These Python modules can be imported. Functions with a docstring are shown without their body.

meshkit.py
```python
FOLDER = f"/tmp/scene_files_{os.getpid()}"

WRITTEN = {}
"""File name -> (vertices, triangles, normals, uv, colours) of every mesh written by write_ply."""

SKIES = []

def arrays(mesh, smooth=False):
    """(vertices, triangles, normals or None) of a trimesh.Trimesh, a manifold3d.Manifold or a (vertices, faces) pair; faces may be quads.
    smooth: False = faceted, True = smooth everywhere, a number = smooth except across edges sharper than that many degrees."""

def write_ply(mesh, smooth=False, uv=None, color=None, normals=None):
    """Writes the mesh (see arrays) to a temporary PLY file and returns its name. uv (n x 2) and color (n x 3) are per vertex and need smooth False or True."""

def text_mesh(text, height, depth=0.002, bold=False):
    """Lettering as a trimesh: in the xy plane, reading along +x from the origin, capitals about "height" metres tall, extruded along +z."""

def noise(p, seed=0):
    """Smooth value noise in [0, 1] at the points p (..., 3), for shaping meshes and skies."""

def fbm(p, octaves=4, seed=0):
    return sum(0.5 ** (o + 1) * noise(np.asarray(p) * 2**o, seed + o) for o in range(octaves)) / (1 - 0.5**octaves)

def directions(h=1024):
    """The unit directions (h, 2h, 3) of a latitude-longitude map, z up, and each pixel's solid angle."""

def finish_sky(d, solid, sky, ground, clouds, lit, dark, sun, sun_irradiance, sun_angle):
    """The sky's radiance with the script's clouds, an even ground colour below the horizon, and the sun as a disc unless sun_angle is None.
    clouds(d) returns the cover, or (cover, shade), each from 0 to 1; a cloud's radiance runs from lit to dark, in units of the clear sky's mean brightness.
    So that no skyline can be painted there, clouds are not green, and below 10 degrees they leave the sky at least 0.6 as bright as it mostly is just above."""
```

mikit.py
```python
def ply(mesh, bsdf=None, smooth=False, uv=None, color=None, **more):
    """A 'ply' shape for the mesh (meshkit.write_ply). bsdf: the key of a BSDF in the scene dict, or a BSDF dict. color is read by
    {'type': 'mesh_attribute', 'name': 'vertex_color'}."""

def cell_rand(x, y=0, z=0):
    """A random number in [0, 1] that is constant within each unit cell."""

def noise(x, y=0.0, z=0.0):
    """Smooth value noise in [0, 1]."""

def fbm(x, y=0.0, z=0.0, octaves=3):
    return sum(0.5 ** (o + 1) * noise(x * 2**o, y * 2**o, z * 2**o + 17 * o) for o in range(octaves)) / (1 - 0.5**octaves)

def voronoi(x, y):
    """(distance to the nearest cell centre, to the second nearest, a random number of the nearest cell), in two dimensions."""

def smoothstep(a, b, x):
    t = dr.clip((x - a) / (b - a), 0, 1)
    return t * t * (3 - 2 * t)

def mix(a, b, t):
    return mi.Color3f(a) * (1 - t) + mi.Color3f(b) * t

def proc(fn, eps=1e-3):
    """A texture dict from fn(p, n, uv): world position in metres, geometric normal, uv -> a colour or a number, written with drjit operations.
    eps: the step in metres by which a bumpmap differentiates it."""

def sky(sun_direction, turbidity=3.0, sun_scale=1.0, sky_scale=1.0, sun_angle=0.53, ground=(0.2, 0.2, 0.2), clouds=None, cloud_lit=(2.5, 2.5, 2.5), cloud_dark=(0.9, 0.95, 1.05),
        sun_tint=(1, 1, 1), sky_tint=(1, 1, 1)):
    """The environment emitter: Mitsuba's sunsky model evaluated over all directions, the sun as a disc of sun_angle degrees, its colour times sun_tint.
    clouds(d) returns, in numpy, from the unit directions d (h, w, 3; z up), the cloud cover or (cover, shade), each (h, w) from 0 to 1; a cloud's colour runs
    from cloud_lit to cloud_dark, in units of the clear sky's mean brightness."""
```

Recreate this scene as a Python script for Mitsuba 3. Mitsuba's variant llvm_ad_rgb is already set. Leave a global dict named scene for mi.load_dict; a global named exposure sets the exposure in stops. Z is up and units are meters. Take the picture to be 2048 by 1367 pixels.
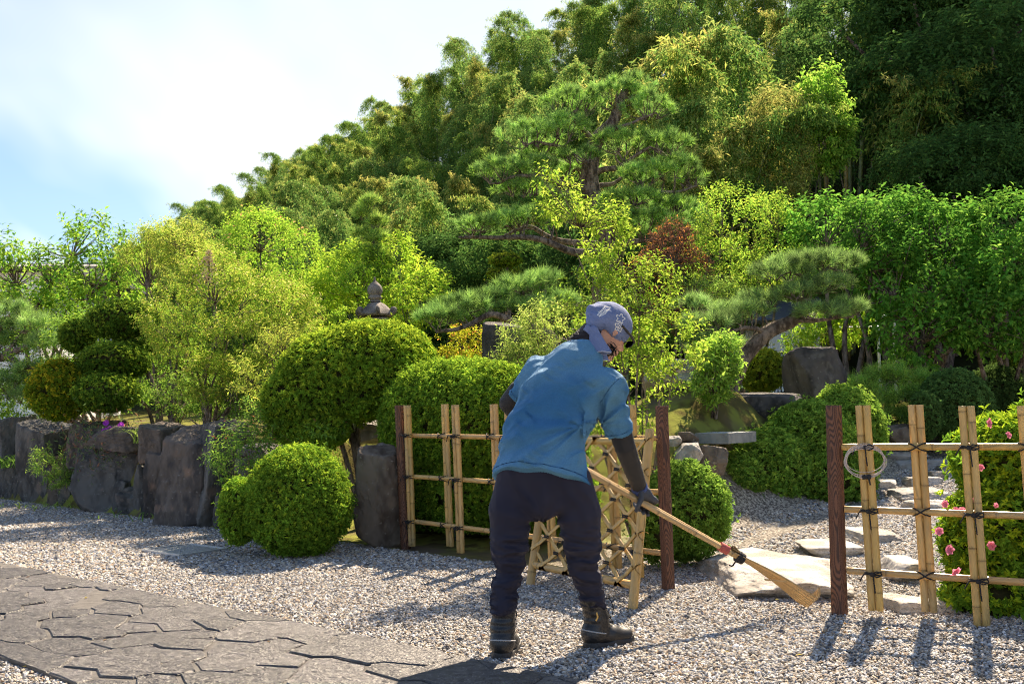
import math
import numpy as np, trimesh, drjit as dr, mitsuba as mi, mikit, meshkit
import manifold3d as m3
from shapely.geometry import Polygon, box as sbox
from scipy.spatial import Voronoi, cKDTree
T = mi.ScalarTransform4f
scene, labels = {}, {}

# ---------------------------------------------------------------- camera, sky, exposure
F, CX, CY, EYE = 1991.0, 1024.0, 683.5, np.array([0.0, 0.0, 1.02])     # focal length and centre in pixels of a 2048 wide picture
PITCH, ROLL = math.atan(132 / 1991.0), math.radians(1.25)
FW = np.array([0, math.cos(PITCH), math.sin(PITCH)])
U0 = np.array([0, -math.sin(PITCH), math.cos(PITCH)])
R0 = np.array([1.0, 0, 0])
RT = R0 * math.cos(ROLL) - U0 * math.sin(ROLL)
UP = R0 * math.sin(ROLL) + U0 * math.cos(ROLL)
scene['camera'] = {'type': 'thinlens', 'fov': math.degrees(2 * math.atan(1024 / F)), 'fov_axis': 'x', 'aperture_radius': 0.0022, 'focus_distance': 4.5,
                   'near_clip': 0.05, 'far_clip': 2000.0, 'to_world': T().look_at(origin=EYE.tolist(), target=(EYE + FW).tolist(), up=UP.tolist())}
SUN_AZ, SUN_EL = math.radians(24), math.radians(47)
SUN = [math.sin(SUN_AZ) * math.cos(SUN_EL), math.cos(SUN_AZ) * math.cos(SUN_EL), math.sin(SUN_EL)]


def cloud_cover(d):
    q = d / (np.abs(d[..., 2:3]) + 0.35)
    w = meshkit.fbm(q * np.array([2.2, 1.3, 1.0]) + 3.1, 5, 4)
    w2 = meshkit.fbm(q * np.array([5.0, 2.0, 1.0]) + 9.7, 4, 8)
    near = np.clip((d @ np.asarray(SUN) - 0.56) / 0.36, 0, 1)                      # thin high cloud: whiter towards the sun and low down, thinning out overhead
    low = 1 - np.clip((d[..., 2] - 0.12) / 0.55, 0, 1)
    veil = 0.02 + 0.36 * low + 0.58 * near * (0.35 + 0.65 * low) + (2.6 * (w - 0.5) + 1.5 * (w2 - 0.5)) * (0.25 + 0.75 * low) * (1.15 - near)
    return np.clip(veil, 0.03, 0.97), np.clip(0.15 + 0.6 * (w2 - 0.5), 0, 1)


scene['sky'] = mikit.sky(SUN, turbidity=3.0, sun_scale=1.9, clouds=cloud_cover, cloud_lit=(2.7, 2.7, 2.7), cloud_dark=(2.0, 2.03, 2.06))
exposure = 2.5

# ---------------------------------------------------------------- helpers


def P(px, py, D):
    """The point at the depth y = D that stands at the pixel (px, py) of the 2048 wide photograph."""
    d = FW * F + RT * (px - CX) - UP * (py - CY)
    return EYE + d * (D / d[1])


def nrm(v):
    v = np.asarray(v, float)
    return v / np.maximum(np.linalg.norm(v, axis=-1, keepdims=True), 1e-9)


def ss(a, b, x):
    t = np.clip((np.asarray(x, float) - a) / (b - a), 0, 1)
    return t * t * (3 - 2 * t)


def line_ds(x, y):
    """Distance behind the line of the fence and wall, and position along it."""
    return 0.698 * x + 0.716 * y - 4.55, 0.716 * x - 0.698 * y


def zt(x, y):
    """Height of the ground."""
    x, y = np.asarray(x, float), np.asarray(y, float)
    d, s = line_ds(x, y)
    left, mid, right = 0.80 * ss(0.05, 0.4, d), 0.8 * ss(0.5, 2.4, d), 0.62 * ss(0.7, 10.0, d)
    w1, w2 = ss(-8.0, -7.2, s), ss(-5.2, -4.0, s)
    z = left * (1 - w1) + mid * w1 * (1 - w2) + right * w2
    z = z + 0.42 * np.exp(-(((x - 1.75) / 0.75) ** 2 + ((y - 9.6) / 1.0) ** 2))
    h = 0.764 * x + 0.645 * y
    al = -0.645 * x + 0.764 * y
    return z + (17.4 - 0.066 * np.clip(al, 0, 110)) * (0.62 + 0.38 * ss(6, 34, al)) * ss(16.5, 37, h) + 0.5 * ss(10, 17, h)


def G(px, py, up=0.0):
    """The point of the ground seen at the pixel."""
    d = FW * F + RT * (px - CX) - UP * (py - CY)
    d = d / d[1]
    Ds = np.linspace(2.5, 60, 6000)
    p = EYE + d * Ds[:, None]
    below = p[:, 2] < zt(p[:, 0], p[:, 1]) + up
    return p[np.argmax(below)]


_used = {}
GAIN = {'mat_leaf': 1.5, 'mat_gloss_leaf': 1.4, 'mat_needle': 1.9}


def gain(bsdf, c): return c if c is None else np.clip(np.asarray(c) * GAIN.get(bsdf, 1.0), .002, .8)



def key_for(name, parent=None):
    k = name if parent is None else parent + '__' + name
    n = _used.get(k, 0)
    _used[k] = n + 1
    return k if n == 0 else f'{k}_{n:03d}'


def thing(name, label, cat, group=None, kind=None):
    k = key_for(name)
    labels[k] = {'label': label, 'category': cat}
    if group: labels[k]['group'] = group
    if kind: labels[k]['kind'] = kind
    return k


def part(name, mesh, bsdf, parent=None, smooth=False, color=None, label=None, kind=None, **kw):
    k = key_for(name, parent)
    scene[k] = mikit.ply(mesh, bsdf, smooth=smooth, color=gain(bsdf, color), **kw)
    if label or kind:
        labels[k] = {**({'label': label} if label else {}), **({'kind': kind} if kind else {})}
    return k


def struct(name, mesh, bsdf, label, smooth=False, **kw):
    k = part(name, mesh, bsdf, None, smooth, **kw)
    labels[k] = {'label': label, 'category': name.replace('_', ' '), 'kind': 'structure'}
    return k


def cat(meshes):
    """Joins (vertices, triangles[, colours]) tuples."""
    vs, fs, cs, n = [], [], [], 0
    for m in meshes:
        v, f = np.asarray(m[0]), np.asarray(m[1])
        vs.append(v); fs.append(f + n); n += len(v)
        if len(m) > 2: cs.append(m[2])
    return (np.vstack(vs), np.vstack(fs)) + ((np.vstack(cs),) if cs else ())


def tube(pts, rad, sides=8, cap=True):
    p = np.asarray(pts, float)
    rad = np.broadcast_to(np.asarray(rad, float), (len(p),))
    t = nrm(np.gradient(p, axis=0))
    a = np.zeros_like(p)
    ref = np.array([0, 0, 1.0]) if abs(t[0, 2]) < 0.9 else np.array([1.0, 0, 0])
    a[0] = nrm(np.cross(t[0], ref))
    for i in range(1, len(p)):
        a[i] = nrm(a[i - 1] - t[i] * (a[i - 1] @ t[i]))
    b = np.cross(t, a)
    g = np.arange(sides) * 2 * np.pi / sides
    v = (p[:, None] + rad[:, None, None] * (np.cos(g)[None, :, None] * a[:, None] + np.sin(g)[None, :, None] * b[:, None])).reshape(-1, 3)
    i, j = np.meshgrid(np.arange(len(p) - 1), np.arange(sides), indexing='ij')
    q = np.stack([i * sides + j, (i + 1) * sides + j, (i + 1) * sides + (j + 1) % sides, i * sides + (j + 1) % sides], -1).reshape(-1, 4)[:, ::-1]
    f = [q[:, [0, 1, 2]], q[:, [0, 2, 3]]]
    if cap:
        n = len(v)
        v = np.vstack([v, p[:1], p[-1:]])
        k = np.arange(sides)
        f += [np.stack([k * 0 + n, (k + 1) % sides, k], 1), np.stack([k * 0 + n + 1, (len(p) - 1) * sides + k, (len(p) - 1) * sides + (k + 1) % sides], 1)]
    return v, np.vstack(f)


def spline(pts, n=24):
    """Catmull-Rom curve through the points (any number of columns)."""
    p = np.asarray(pts, float)
    p = np.vstack([2 * p[0] - p[1], p, 2 * p[-1] - p[-2]])
    out = []
    seg = len(p) - 3
    for u in np.linspace(0, seg - 1e-9, n):
        i = int(u); t = u - i
        a, b, c, d = p[i:i + 4]
        out.append(0.5 * (2 * b + (c - a) * t + (2 * a - 5 * b + 4 * c - d) * t * t + (3 * b - a - 3 * c + d) * t ** 3))
    return np.array(out)


def box(lo, hi):
    b = trimesh.creation.box(bounds=[lo, hi])
    return np.array(b.vertices), np.array(b.faces)


def snet(f, lo, hi, h):
    """Surface nets: a smooth quad mesh of f = 0 inside the box, f < 0 inside."""
    lo, hi = np.asarray(lo, float), np.asarray(hi, float)
    n = np.ceil((hi - lo) / h).astype(int) + 1
    ax = [lo[k] + h * np.arange(n[k]) for k in range(3)]
    g = np.stack(np.meshgrid(*ax, indexing='ij'), -1)
    v = f(g.reshape(-1, 3)).reshape(n)
    s = v < 0
    c = [(i, j, k) for i in (0, 1) for j in (0, 1) for k in (0, 1)]
    sl = lambda a, o: a[o[0]:a.shape[0] - 1 + o[0], o[1]:a.shape[1] - 1 + o[1], o[2]:a.shape[2] - 1 + o[2]]
    cnt = sum(sl(s, o).astype(int) for o in c)
    m = (cnt > 0) & (cnt < 8)
    idx = -np.ones(m.shape, int)
    idx[m] = np.arange(m.sum())
    base = np.argwhere(m)
    val = {o: sl(v, o)[m] for o in c}
    acc, num = np.zeros((len(base), 3)), np.zeros(len(base))
    for a in c:
        for k in range(3):
            if a[k] == 0:
                b = tuple(1 if q == k else a[q] for q in range(3))
                va, vb = val[a], val[b]
                x = (va < 0) != (vb < 0)
                t = np.where(x, va / np.where(x, va - vb, 1), 0)
                p = np.tile(np.array(a, float), (len(base), 1)); p[:, k] += t
                acc += p * x[:, None]; num += x
    vert = lo + h * (base + acc / num[:, None])
    fs = []
    for k in range(3):
        a, b = [q for q in range(3) if q != k]
        s0 = np.take(s, range(0, n[k] - 1), k); s1 = np.take(s, range(1, n[k]), k)
        e = np.argwhere(s0 != s1)
        e = e[(e[:, a] > 0) & (e[:, b] > 0) & (e[:, a] < n[a] - 1) & (e[:, b] < n[b] - 1)]
        da, db = np.eye(3, dtype=int)[a], np.eye(3, dtype=int)[b]
        q = np.stack([idx[tuple((e - da - db).T)], idx[tuple((e - db).T)], idx[tuple(e.T)], idx[tuple((e - da).T)]], 1)
        fl = s0[tuple(e.T)] ^ (k == 1)
        q = np.where(fl[:, None], q, q[:, ::-1])
        fs.append(q)
    q = np.vstack(fs)
    return vert, np.vstack([q[:, [0, 1, 2]], q[:, [0, 2, 3]]])


def seg(p, a, b, ra, rb, k=None):
    """Rounded cone (distance), k = (axis, factor): space squeezed along that axis."""
    a, b = np.asarray(a, float), np.asarray(b, float)
    if k is not None:
        ax, s = k
        ax = nrm(ax)
        sq = lambda q: q + np.outer(np.atleast_2d(q) @ ax, ax).reshape(np.shape(q)) * (1 / s - 1)
        p, a, b = sq(p), sq(a), sq(b)
    ab = b - a
    t = np.clip((p - a) @ ab / max(ab @ ab, 1e-12), 0, 1)
    return np.linalg.norm(p - a - t[:, None] * ab, axis=1) - (ra + (rb - ra) * t)


def chain(p, pts, rads, **kw):
    d = seg(p, pts[0], pts[1], rads[0], rads[1], **kw)
    for i in range(1, len(pts) - 1):
        d = np.minimum(d, seg(p, pts[i], pts[i + 1], rads[i], rads[i + 1], **kw))
    return d


def smin(a, b, k):
    h = np.clip(0.5 + 0.5 * (b - a) / k, 0, 1)
    return b * (1 - h) + a * h - k * h * (1 - h)


def rock(seed, size, planes=14, rough=0.06, sub=4, squash=0.62, block=None):
    """A boulder: a ball cut by planes and roughened; size = half extents."""
    g = np.random.default_rng(seed)
    s = trimesh.creation.icosphere(subdivisions=sub)
    v = np.array(s.vertices)
    n = nrm(g.normal(size=(planes, 3)))
    h = g.uniform(squash, 1.0, planes)
    if block:                                                               # a quarried block: six rough faces
        ax = np.vstack([np.eye(3), -np.eye(3)]) + g.normal(0, .13, (6, 3))
        n = np.vstack([n, nrm(ax)]); h = np.r_[h + .12, g.uniform(.9, 1.1, 6) * block]
    c = v @ n.T
    lim = np.where(c > 0.05, h / np.maximum(c, 0.05), 9)
    K, cap = (55, 1.34) if block else (34, 1.12)
    r = -np.log(np.exp(-K * np.minimum(lim, 1.6)).sum(1) + np.exp(-K * cap)) / K
    r = r * (1 + rough * 2 * (meshkit.fbm(v * 2.3 + seed, 4, seed) - 0.5)) + rough * 0.6 * (meshkit.fbm(v * 7 + seed, 3, seed + 5) - 0.5)
    r = r + rough * .4 * (meshkit.fbm(v * np.array([19, 19, 9]) + seed, 3, seed + 9) - .5)
    v = v * r[:, None]
    ext = (v.max(0) - v.min(0)) / 2
    mid = (v.max(0) + v.min(0)) / 2
    return (v - mid) / ext * np.asarray(size), np.array(s.faces)


def rotz(v, a):
    c, s = math.cos(a), math.sin(a)
    return np.asarray(v) @ np.array([[c, s, 0], [-s, c, 0], [0, 0, 1]])


# ---------------------------------------------------------------- materials
def col(*c): return {'type': 'rgb', 'value': list(c)}


VC = {'type': 'mesh_attribute', 'name': 'vertex_color'}
scene['mat_leaf'] = {'type': 'principledthin', 'base_color': VC, 'roughness': 0.42, 'diff_trans': 1.05, 'eta': 1.45}
scene['mat_gloss_leaf'] = {'type': 'principledthin', 'base_color': VC, 'roughness': 0.24, 'diff_trans': 0.95, 'eta': 1.58}
scene['mat_needle'] = {'type': 'principledthin', 'base_color': VC, 'roughness': 0.4, 'diff_trans': 0.8, 'eta': 1.45}
scene['mat_pebble'] = {'type': 'principled', 'base_color': VC, 'roughness': 0.75, 'specular': 0.35}
scene['mat_bamboo'] = {'type': 'principled', 'base_color': VC, 'roughness': 0.38, 'specular': 0.5}
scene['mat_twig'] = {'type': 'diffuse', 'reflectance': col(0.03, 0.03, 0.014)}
scene['mat_cord'] = {'type': 'principled', 'base_color': col(0.012, 0.012, 0.014), 'roughness': 0.8}
scene['mat_wire'] = {'type': 'principled', 'base_color': col(0.42, 0.36, 0.33), 'roughness': 0.5}
scene['mat_steel'] = {'type': 'principled', 'base_color': col(0.5, 0.52, 0.54), 'roughness': 0.45, 'metallic': 0.7}
scene['mat_white'] = {'type': 'principled', 'base_color': col(0.75, 0.76, 0.78), 'roughness': 0.5}
scene['mat_black'] = {'type': 'principled', 'base_color': col(0.012, 0.012, 0.013), 'roughness': 0.4}
scene['mat_roof'] = {'type': 'principled', 'base_color': col(0.09, 0.1, 0.12), 'roughness': 0.55}


def rgb(r, g, b): return mi.Color3f(r, g, b)


def bark_fn(p, n, uv):
    f = mikit.fbm(p.x * 30, p.y * 30, p.z * 9, 4)
    g = mikit.fbm(p.x * 90, p.y * 90, p.z * 40, 2)
    return mikit.mix(rgb(.05, .036, .028), rgb(.24, .19, .155), mikit.smoothstep(.3, .72, f * .75 + g * .25))


def bark_h(p, n, uv): return mikit.fbm(p.x * 38, p.y * 38, p.z * 14, 3)


scene['mat_bark'] = {'type': 'bumpmap', 'arbitrary': mikit.proc(bark_h, 0.004), 'scale': 0.012, 'bsdf': {'type': 'principled', 'base_color': mikit.proc(bark_fn), 'roughness': 0.9, 'specular': 0.2}}


def rock_fn(dark, mid, light, lichen):
    def fn(p, n, uv):
        a = mikit.fbm(p.x * 9 + 3 + p.z * 2.0, p.y * 9, p.z * 2.2, 5)
        b = mikit.fbm(p.x * 26, p.y * 26, p.z * 12, 3)
        c = mikit.fbm(p.x * 7 + 40, p.y * 7, p.z * 6, 4)
        base = mikit.mix(rgb(*dark), rgb(*mid), mikit.smoothstep(.34, .62, a * .75 + b * .25))
        base = mikit.mix(base, rgb(*light), mikit.smoothstep(.56, .74, c * .7 + b * .3) * .7)
        return mikit.mix(base, rgb(*lichen), mikit.smoothstep(.66, .84, mikit.fbm(p.x * 34 + 9, p.y * 34, p.z * 34, 3)) * .55)
    return fn


def rock_h(p, n, uv): return mikit.fbm(p.x * 17, p.y * 17, p.z * 8, 5) * .6 + mikit.fbm(p.x * 75, p.y * 75, p.z * 42, 3) * .4


def rockmat(name, *c, scale=0.035):
    scene[name] = {'type': 'bumpmap', 'arbitrary': mikit.proc(rock_h, 0.006), 'scale': scale, 'bsdf': {'type': 'principled', 'base_color': mikit.proc(rock_fn(*c)), 'roughness': 0.85, 'specular': 0.3}}


rockmat('mat_wall_rock', (.042, .042, .042), (.105, .102, .096), (.17, .13, .105), (.19, .2, .19))
rockmat('mat_rust_rock', (.042, .038, .036), (.115, .095, .08), (.2, .13, .09), (.2, .19, .17))
rockmat('mat_dark_rock', (.035, .032, .032), (.09, .08, .075), (.15, .135, .12), (.22, .2, .18))
rockmat('mat_brown_rock', (.055, .04, .03), (.14, .115, .09), (.19, .14, .095), (.26, .24, .2))
rockmat('mat_grey_rock', (.2, .185, .17), (.36, .34, .31), (.26, .22, .19), (.46, .44, .4))
rockmat('mat_pale_rock', (.27, .25, .225), (.44, .42, .385), (.36, .31, .26), (.52, .5, .47), scale=0.014)
rockmat('mat_lantern', (.08, .068, .06), (.19, .165, .145), (.25, .225, .195), (.3, .29, .26), scale=0.006)
rockmat('mat_concrete', (.17, .18, .175), (.25, .26, .25), (.2, .21, .2), (.3, .31, .3), scale=0.004)


def pale_fn(p, n, uv):
    a = mikit.fbm(p.x * 7, p.y * 7, p.z * 7, 4)
    s = mikit.noise(p.x * 190, p.y * 190, p.z * 190)
    base = mikit.mix(rgb(.25, .225, .195), rgb(.43, .405, .37), mikit.smoothstep(.35, .65, a))
    return mikit.mix(base * (.75 + .5 * mikit.noise(p.x * 90, p.y * 90, p.z * 90)), rgb(.09, .085, .08), mikit.smoothstep(.74, .86, s) * .8)


scene['mat_pale_rock']['bsdf']['base_color'] = mikit.proc(pale_fn)


def flag_fn(tone):
  def fn(p, n, uv):
    a = mikit.fbm(p.x * 2.3, p.y * 2.3, p.z, 3)
    b = mikit.fbm(p.x * 38, p.y * 38, 3, 3)
    c = mikit.fbm(p.x * 150, p.y * 150, 5, 2)
    base = mikit.mix(rgb(.032, .029, .029), rgb(.066, .06, .059), mikit.smoothstep(.25, .75, a * .45 + b * .55))
    return mikit.mix(base, rgb(.125, .118, .116), mikit.smoothstep(.54, .72, c * .6 + b * .4) * .6) * tone
  return fn


def flag_h(p, n, uv): return mikit.fbm(p.x * 24, p.y * 46, 1, 4) * .7 + mikit.fbm(p.x * 120, p.y * 120, 2, 2) * .3


for k_, t_ in enumerate((.78, 1.0, 1.2)):
    scene[f'mat_flagstone_{k_}'] = {'type': 'bumpmap', 'arbitrary': mikit.proc(flag_h, 0.003), 'scale': 0.022, 'bsdf': {'type': 'principled', 'base_color': mikit.proc(flag_fn(t_)), 'roughness': 0.58, 'specular': 0.5}}


def mortar_fn(p, n, uv): return mikit.mix(rgb(.06, .056, .052), rgb(.135, .126, .117), mikit.fbm(p.x * 30, p.y * 30, 0, 4))


scene['mat_mortar'] = {'type': 'principled', 'base_color': mikit.proc(mortar_fn), 'roughness': 0.95, 'specular': 0.2}


def wood_grain(p):
    """Flame grain of a burned cedar post: rings cut by the surface, stretched along the post."""
    w = mikit.fbm(p.x * 17, p.y * 17, p.z * 2.6, 2)
    v = dr.sin((w * 44 + p.z * 4.0) * 3.2)
    return v * .5 + .5


def wood_fn(p, n, uv):
    g = wood_grain(p)
    f = mikit.fbm(p.x * 160, p.y * 160, p.z * 14, 2)
    return mikit.mix(rgb(.05, .023, .015), rgb(.165, .070, .038), mikit.smoothstep(.12, .75, g) * (.55 + .5 * f))


def wood_h(p, n, uv): return wood_grain(p)


scene['mat_post'] = {'type': 'bumpmap', 'arbitrary': mikit.proc(wood_h, 0.002), 'scale': 0.0016, 'bsdf': {'type': 'principled', 'base_color': mikit.proc(wood_fn), 'roughness': 0.6, 'specular': 0.4}}


def ground_fn(p, n, uv):
    d = p.x * .698 + p.y * .716 - 4.55
    s = p.x * .716 - p.y * .698
    w = mikit.fbm(p.x * 1.3, p.y * 1.3, 0, 3)
    gravel = 1 - mikit.smoothstep(-.22, .0, d + (w - .5) * .3)
    right = mikit.smoothstep(-4.7, -4.2, s) * (1 - mikit.smoothstep(9.5, 11.5, d + (w - .5) * 2))       # the path behind the fence
    mound = dr.exp(-(dr.square((p.x - 1.75) / .9) + dr.square((p.y - 9.6) / 1.2)))
    right = right * (1 - mikit.smoothstep(.42, .6, mound + (w - .5) * .3))
    gravel = dr.maximum(gravel, right)
    v = mikit.voronoi(p.x * 60, p.y * 60)
    peb = mikit.mix(rgb(.13, .115, .1), rgb(.46, .42, .36), v[2]) * (1 - mikit.smoothstep(.35, .75, v[0]) * .7)
    f = mikit.fbm(p.x * 8, p.y * 8, 1, 4)
    moss = mikit.mix(rgb(.10, .085, .035), rgb(.20, .21, .05), mikit.smoothstep(.3, .65, f))
    moss = mikit.mix(moss, rgb(.13, .1, .07), mikit.smoothstep(.55, .75, w))
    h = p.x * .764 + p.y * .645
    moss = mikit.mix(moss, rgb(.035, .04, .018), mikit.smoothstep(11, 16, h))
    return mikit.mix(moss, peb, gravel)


def ground_h(p, n, uv):
    v = mikit.voronoi(p.x * 60, p.y * 60)
    return 1 - dr.minimum(v[0], 1)


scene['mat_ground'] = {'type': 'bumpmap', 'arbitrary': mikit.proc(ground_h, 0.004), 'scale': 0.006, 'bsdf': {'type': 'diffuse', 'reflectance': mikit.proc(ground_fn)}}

# ---------------------------------------------------------------- ground and hill
def ground_mesh():
    near = np.arange(-9, 9, 0.12)
    xs = np.concatenate([-np.geomspace(300, 9, 90)[:-1], near, np.geomspace(9, 300, 90)])
    ys = np.concatenate([-np.geomspace(150, 2, 14), np.arange(-1, 2.5, .5), np.arange(2.5, 16, 0.12), np.geomspace(16, 600, 110)])
    x, y = np.meshgrid(xs, ys, indexing='ij')
    d, s = line_ds(x, y)
    rough = ss(0.5, 3, d) * 0.05 + ss(15, 20, .764 * x + .645 * y) * 0.6
    z = zt(x, y) + rough * (meshkit.fbm(np.stack([x * .8, y * .8, x * 0], -1), 3, 3) - .5) * 1.2
    i, j = np.meshgrid(np.arange(len(xs) - 1), np.arange(len(ys) - 1), indexing='ij')
    w = len(ys)
    q = np.stack([i * w + j, (i + 1) * w + j, (i + 1) * w + j + 1, i * w + j + 1], -1).reshape(-1, 4)
    return np.stack([x, y, z], -1).reshape(-1, 3), q


struct('ground', ground_mesh(), 'mat_ground', 'garden ground of pale gravel, moss and soil rising into the wooded hillside', smooth=True)

# gravel: real pebbles on the near ground, laid as turned copies of a one metre tile
PCOL = np.array([[.12, .12, .13], [.26, .27, .29], [.66, .64, .62], [.48, .42, .34], [.56, .52, .45], [.38, .33, .27], [.30, .29, .28], [.46, .37, .26], [.21, .20, .19], [.60, .57, .52], [.42, .30, .20], [.36, .31, .25], [.52, .45, .36]])


def gravel_tile(seed, n, size):
    g = np.random.default_rng(seed)
    ico = trimesh.creation.icosphere(subdivisions=0)
    bv, bf = np.array(ico.vertices), np.array(ico.faces)
    q = nrm(g.normal(size=(n, 3)))
    sz = np.exp(g.normal(math.log(size), .25, n))
    r = np.stack([sz * g.uniform(.9, 1.5, n), sz * g.uniform(.75, 1.1, n), sz * g.uniform(.45, .8, n)], 1)
    a = g.uniform(0, 2 * np.pi, n)
    til = g.normal(0, .35, (n, 2))
    v = bv[None] * (1 + g.uniform(-.16, .16, (n, len(bv), 1)))
    v = v * r[:, None]
    c, s = np.cos(a)[:, None], np.sin(a)[:, None]
    x, y, z = v[..., 0] * c - v[..., 1] * s, v[..., 0] * s + v[..., 1] * c, v[..., 2]
    z = z + x * til[:, :1] + y * til[:, 1:]
    p = g.uniform(-.255, .255, (n, 2))
    v = np.stack([x + p[:, :1], y + p[:, 1:], z + (g.uniform(0, .009, n) + .002)[:, None]], -1)
    k = PCOL[g.choice(len(PCOL), n)] * g.uniform(.6, .98, (n, 1)) * np.array([.97, 1.0, 1.05])
    f = (bf[None] + (np.arange(n) * len(bv))[:, None, None]).reshape(-1, 3)
    return v.reshape(-1, 3), f, np.repeat(k, len(bv), 0)


GT = []
for k in range(6):
    v, f, c = gravel_tile(100 + k, *((2600, .0060) if k < 3 else (1150, .0092)))
    scene[f'gravel_tile_{k}'] = {'type': 'shapegroup', 'pebbles': mikit.ply((v, f), 'mat_pebble', color=c)}
gr_ = np.random.default_rng(5)
cells = []
for di in range(-12, 15):
    for si in range(-34, 12):
        d, s = di * .5 - .15, si * .5
        c = np.array([.698 * (d + 4.55) + .716 * s, .716 * (d + 4.55) - .698 * s])
        if c[1] < 2.6 or abs(c[0]) > .53 * c[1] + .6: continue
        if d < -.1 or (s > -4.4 and d < 7.0 and math.exp(-(((c[0] - 1.75) / .9) ** 2 + ((c[1] - 9.6) / 1.2) ** 2)) < .5):
            cells.append(c)
labels['gravel'] = {'label': 'loose multicoloured gravel covering the garden forecourt and the path', 'category': 'gravel', 'kind': 'stuff'}
for i, c in enumerate(cells):
    z0 = float(zt(*c)); e = .3
    sx, sy = float(zt(c[0] + e, c[1]) - zt(c[0] - e, c[1])) / (2 * e), float(zt(c[0], c[1] + e) - zt(c[0], c[1] - e)) / (2 * e)
    if max(abs(sx), abs(sy)) > .5: continue
    m = np.eye(4); m[2, 0], m[2, 1] = sx, sy
    m = m @ np.array(T().rotate([0, 0, 1], 90 * int(gr_.integers(4)) - 44.3).matrix)
    m[:3, 3] = [c[0], c[1], z0]
    scene[f'gravel__{i + 1:03d}'] = {'type': 'instance', 'to_world': T(m.tolist()), 'g': {'type': 'ref', 'id': f'gravel_tile_{int(gr_.integers(3)) + (0 if c[1] < 6.6 else 3)}'}}

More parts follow.
